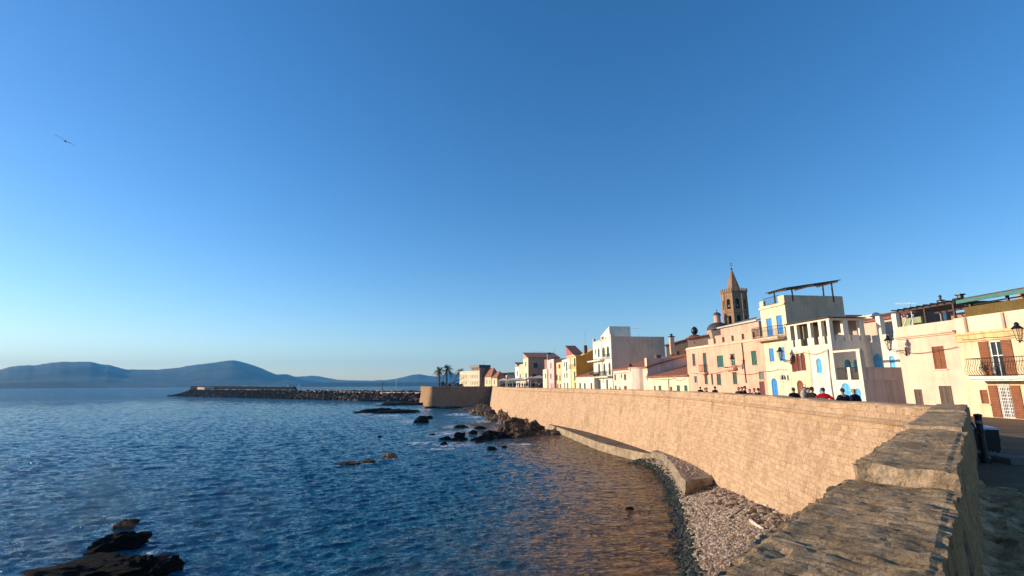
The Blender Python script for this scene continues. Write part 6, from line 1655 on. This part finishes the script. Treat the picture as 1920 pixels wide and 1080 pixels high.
hills('hills', [(-400, 700), (-250, 690), (-120, 700), (0, 693), (20, 687), (45, 685), (72, 684), (95, 680), (112, 678), (140, 678), (170, 678), (185, 682), (205, 684), (225, 690), (240, 692.5), (262, 693), (300, 692.5), (335, 689), (368, 683.5), (400, 680), (425, 676), (438, 675), (452, 678), (470, 683), (490, 690), (505, 697), (518, 702), (530, 701.5), (540, 702), (556, 707), (575, 714), (600, 719)], 4600, 1900, MH, 2)
hills('hills', [(520, 716), (548, 706), (565, 705.5), (585, 704.5), (598, 705), (612, 708), (635, 712), (680, 715), (760, 719)], 5600, 500, MH, 5, .05)
hills('hills', [(560, 716), (580, 712), (610, 711.5), (640, 712.5), (680, 713.5), (715, 713), (740, 710.5), (762, 705.5), (775, 702.5), (785, 701), (795, 703), (812, 705.5), (828, 706.5), (845, 708), (870, 712), (900, 714), (1000, 712), (1150, 706), (1400, 700), (2000, 690)], 4900, 1500, MH, 9)
hills('hills', [(800, 712), (822, 707), (835, 700), (843, 697.5), (850, 699), (862, 705), (880, 712)], 5500, 400, MH, 12, .05)
hills('wooded_shore', [(-400, 719), (0, 718), (60, 716), (95, 714), (120, 715), (150, 719.5), (200, 721)], 3100, 500, MHD, 21, .05)
hills('wooded_shore', [(540, 719.5), (580, 717.5), (620, 717), (700, 717), (760, 716.5), (840, 717), (900, 716), (1100, 714), (1500, 710)], 2900, 450, MHD, 31, .05)
# ================================================================ SKY, SUN, AIR, CAMERA
SUN_EL = 13.; SUN_AZ = -83.      # azimuth from +Y, positive to +X
w = bpy.data.worlds.new('World'); scene.world = w; w.use_nodes = True
t = w.node_tree; bg = t.nodes['Background']
sky = t.nodes.new('ShaderNodeTexSky'); sky.sky_type = 'NISHITA'; sky.sun_disc = False
sky.sun_elevation = R(SUN_EL); sky.sun_rotation = R(SUN_AZ); sky.air_density = 1.0; sky.dust_density = .22; sky.ozone_density = 3.; sky.altitude = 0
hs = t.nodes.new('ShaderNodeHueSaturation'); hs.inputs['Saturation'].default_value = 1.24
t.links.new(sky.outputs[0], hs.inputs['Color']); t.links.new(mixc(t, 1., hs.outputs[0], (.95, .92, 1.0), 'MULTIPLY'), bg.inputs[0]); bg.inputs[1].default_value = .118
sl = bpy.data.lights.new('sun', 'SUN'); sl.energy = 4.05; sl.angle = R(.5); sl.color = (1., .83, .62)
so = bpy.data.objects.new('sun', sl); COL.objects.link(so)
sd = Vector((math.sin(R(SUN_AZ))*math.cos(R(SUN_EL)), math.cos(R(SUN_AZ))*math.cos(R(SUN_EL)), math.sin(R(SUN_EL))))
so.rotation_euler = sd.to_track_quat('Z', 'Y').to_euler()
HAZE = True
if HAZE:
    m = bpy.data.materials.new('air'); m.use_nodes = True; t = m.node_tree; t.nodes.remove(t.nodes['Principled BSDF'])
    pv = t.nodes.new('ShaderNodeVolumePrincipled'); pv.inputs['Color'].default_value = (.14, .52, 1, 1); pv.inputs['Density'].default_value = 1.35e-4; pv.inputs['Anisotropy'].default_value = .0
    t.links.new(pv.outputs[0], t.nodes['Material Output'].inputs['Volume'])
    mb = MB(); mb.box(-5600, 5600, -2500, 5900, -7., 275)
    h = mb.build('haze', [m]); h['kind'] = 'stuff'; h['label'] = 'thin blue haze over the bay'; 
cam = bpy.data.cameras.new('camera'); co = bpy.data.objects.new('camera', cam); COL.objects.link(co); scene.camera = co
cam.sensor_width = 36; cam.lens = F/1920*36; cam.clip_end = 40000; cam.clip_start = .05
co.location = (0, 0, CZ)
co.matrix_world = Matrix.Translation((0, 0, CZ)) @ (Matrix.Rotation(math.pi/2+TP, 4, 'X') @ Matrix.Rotation(ROLL, 4, 'Z'))
scene.view_settings.view_transform = 'Standard'; scene.view_settings.look = 'None'; scene.view_settings.gamma = 1; scene.view_settings.exposure = 0.86
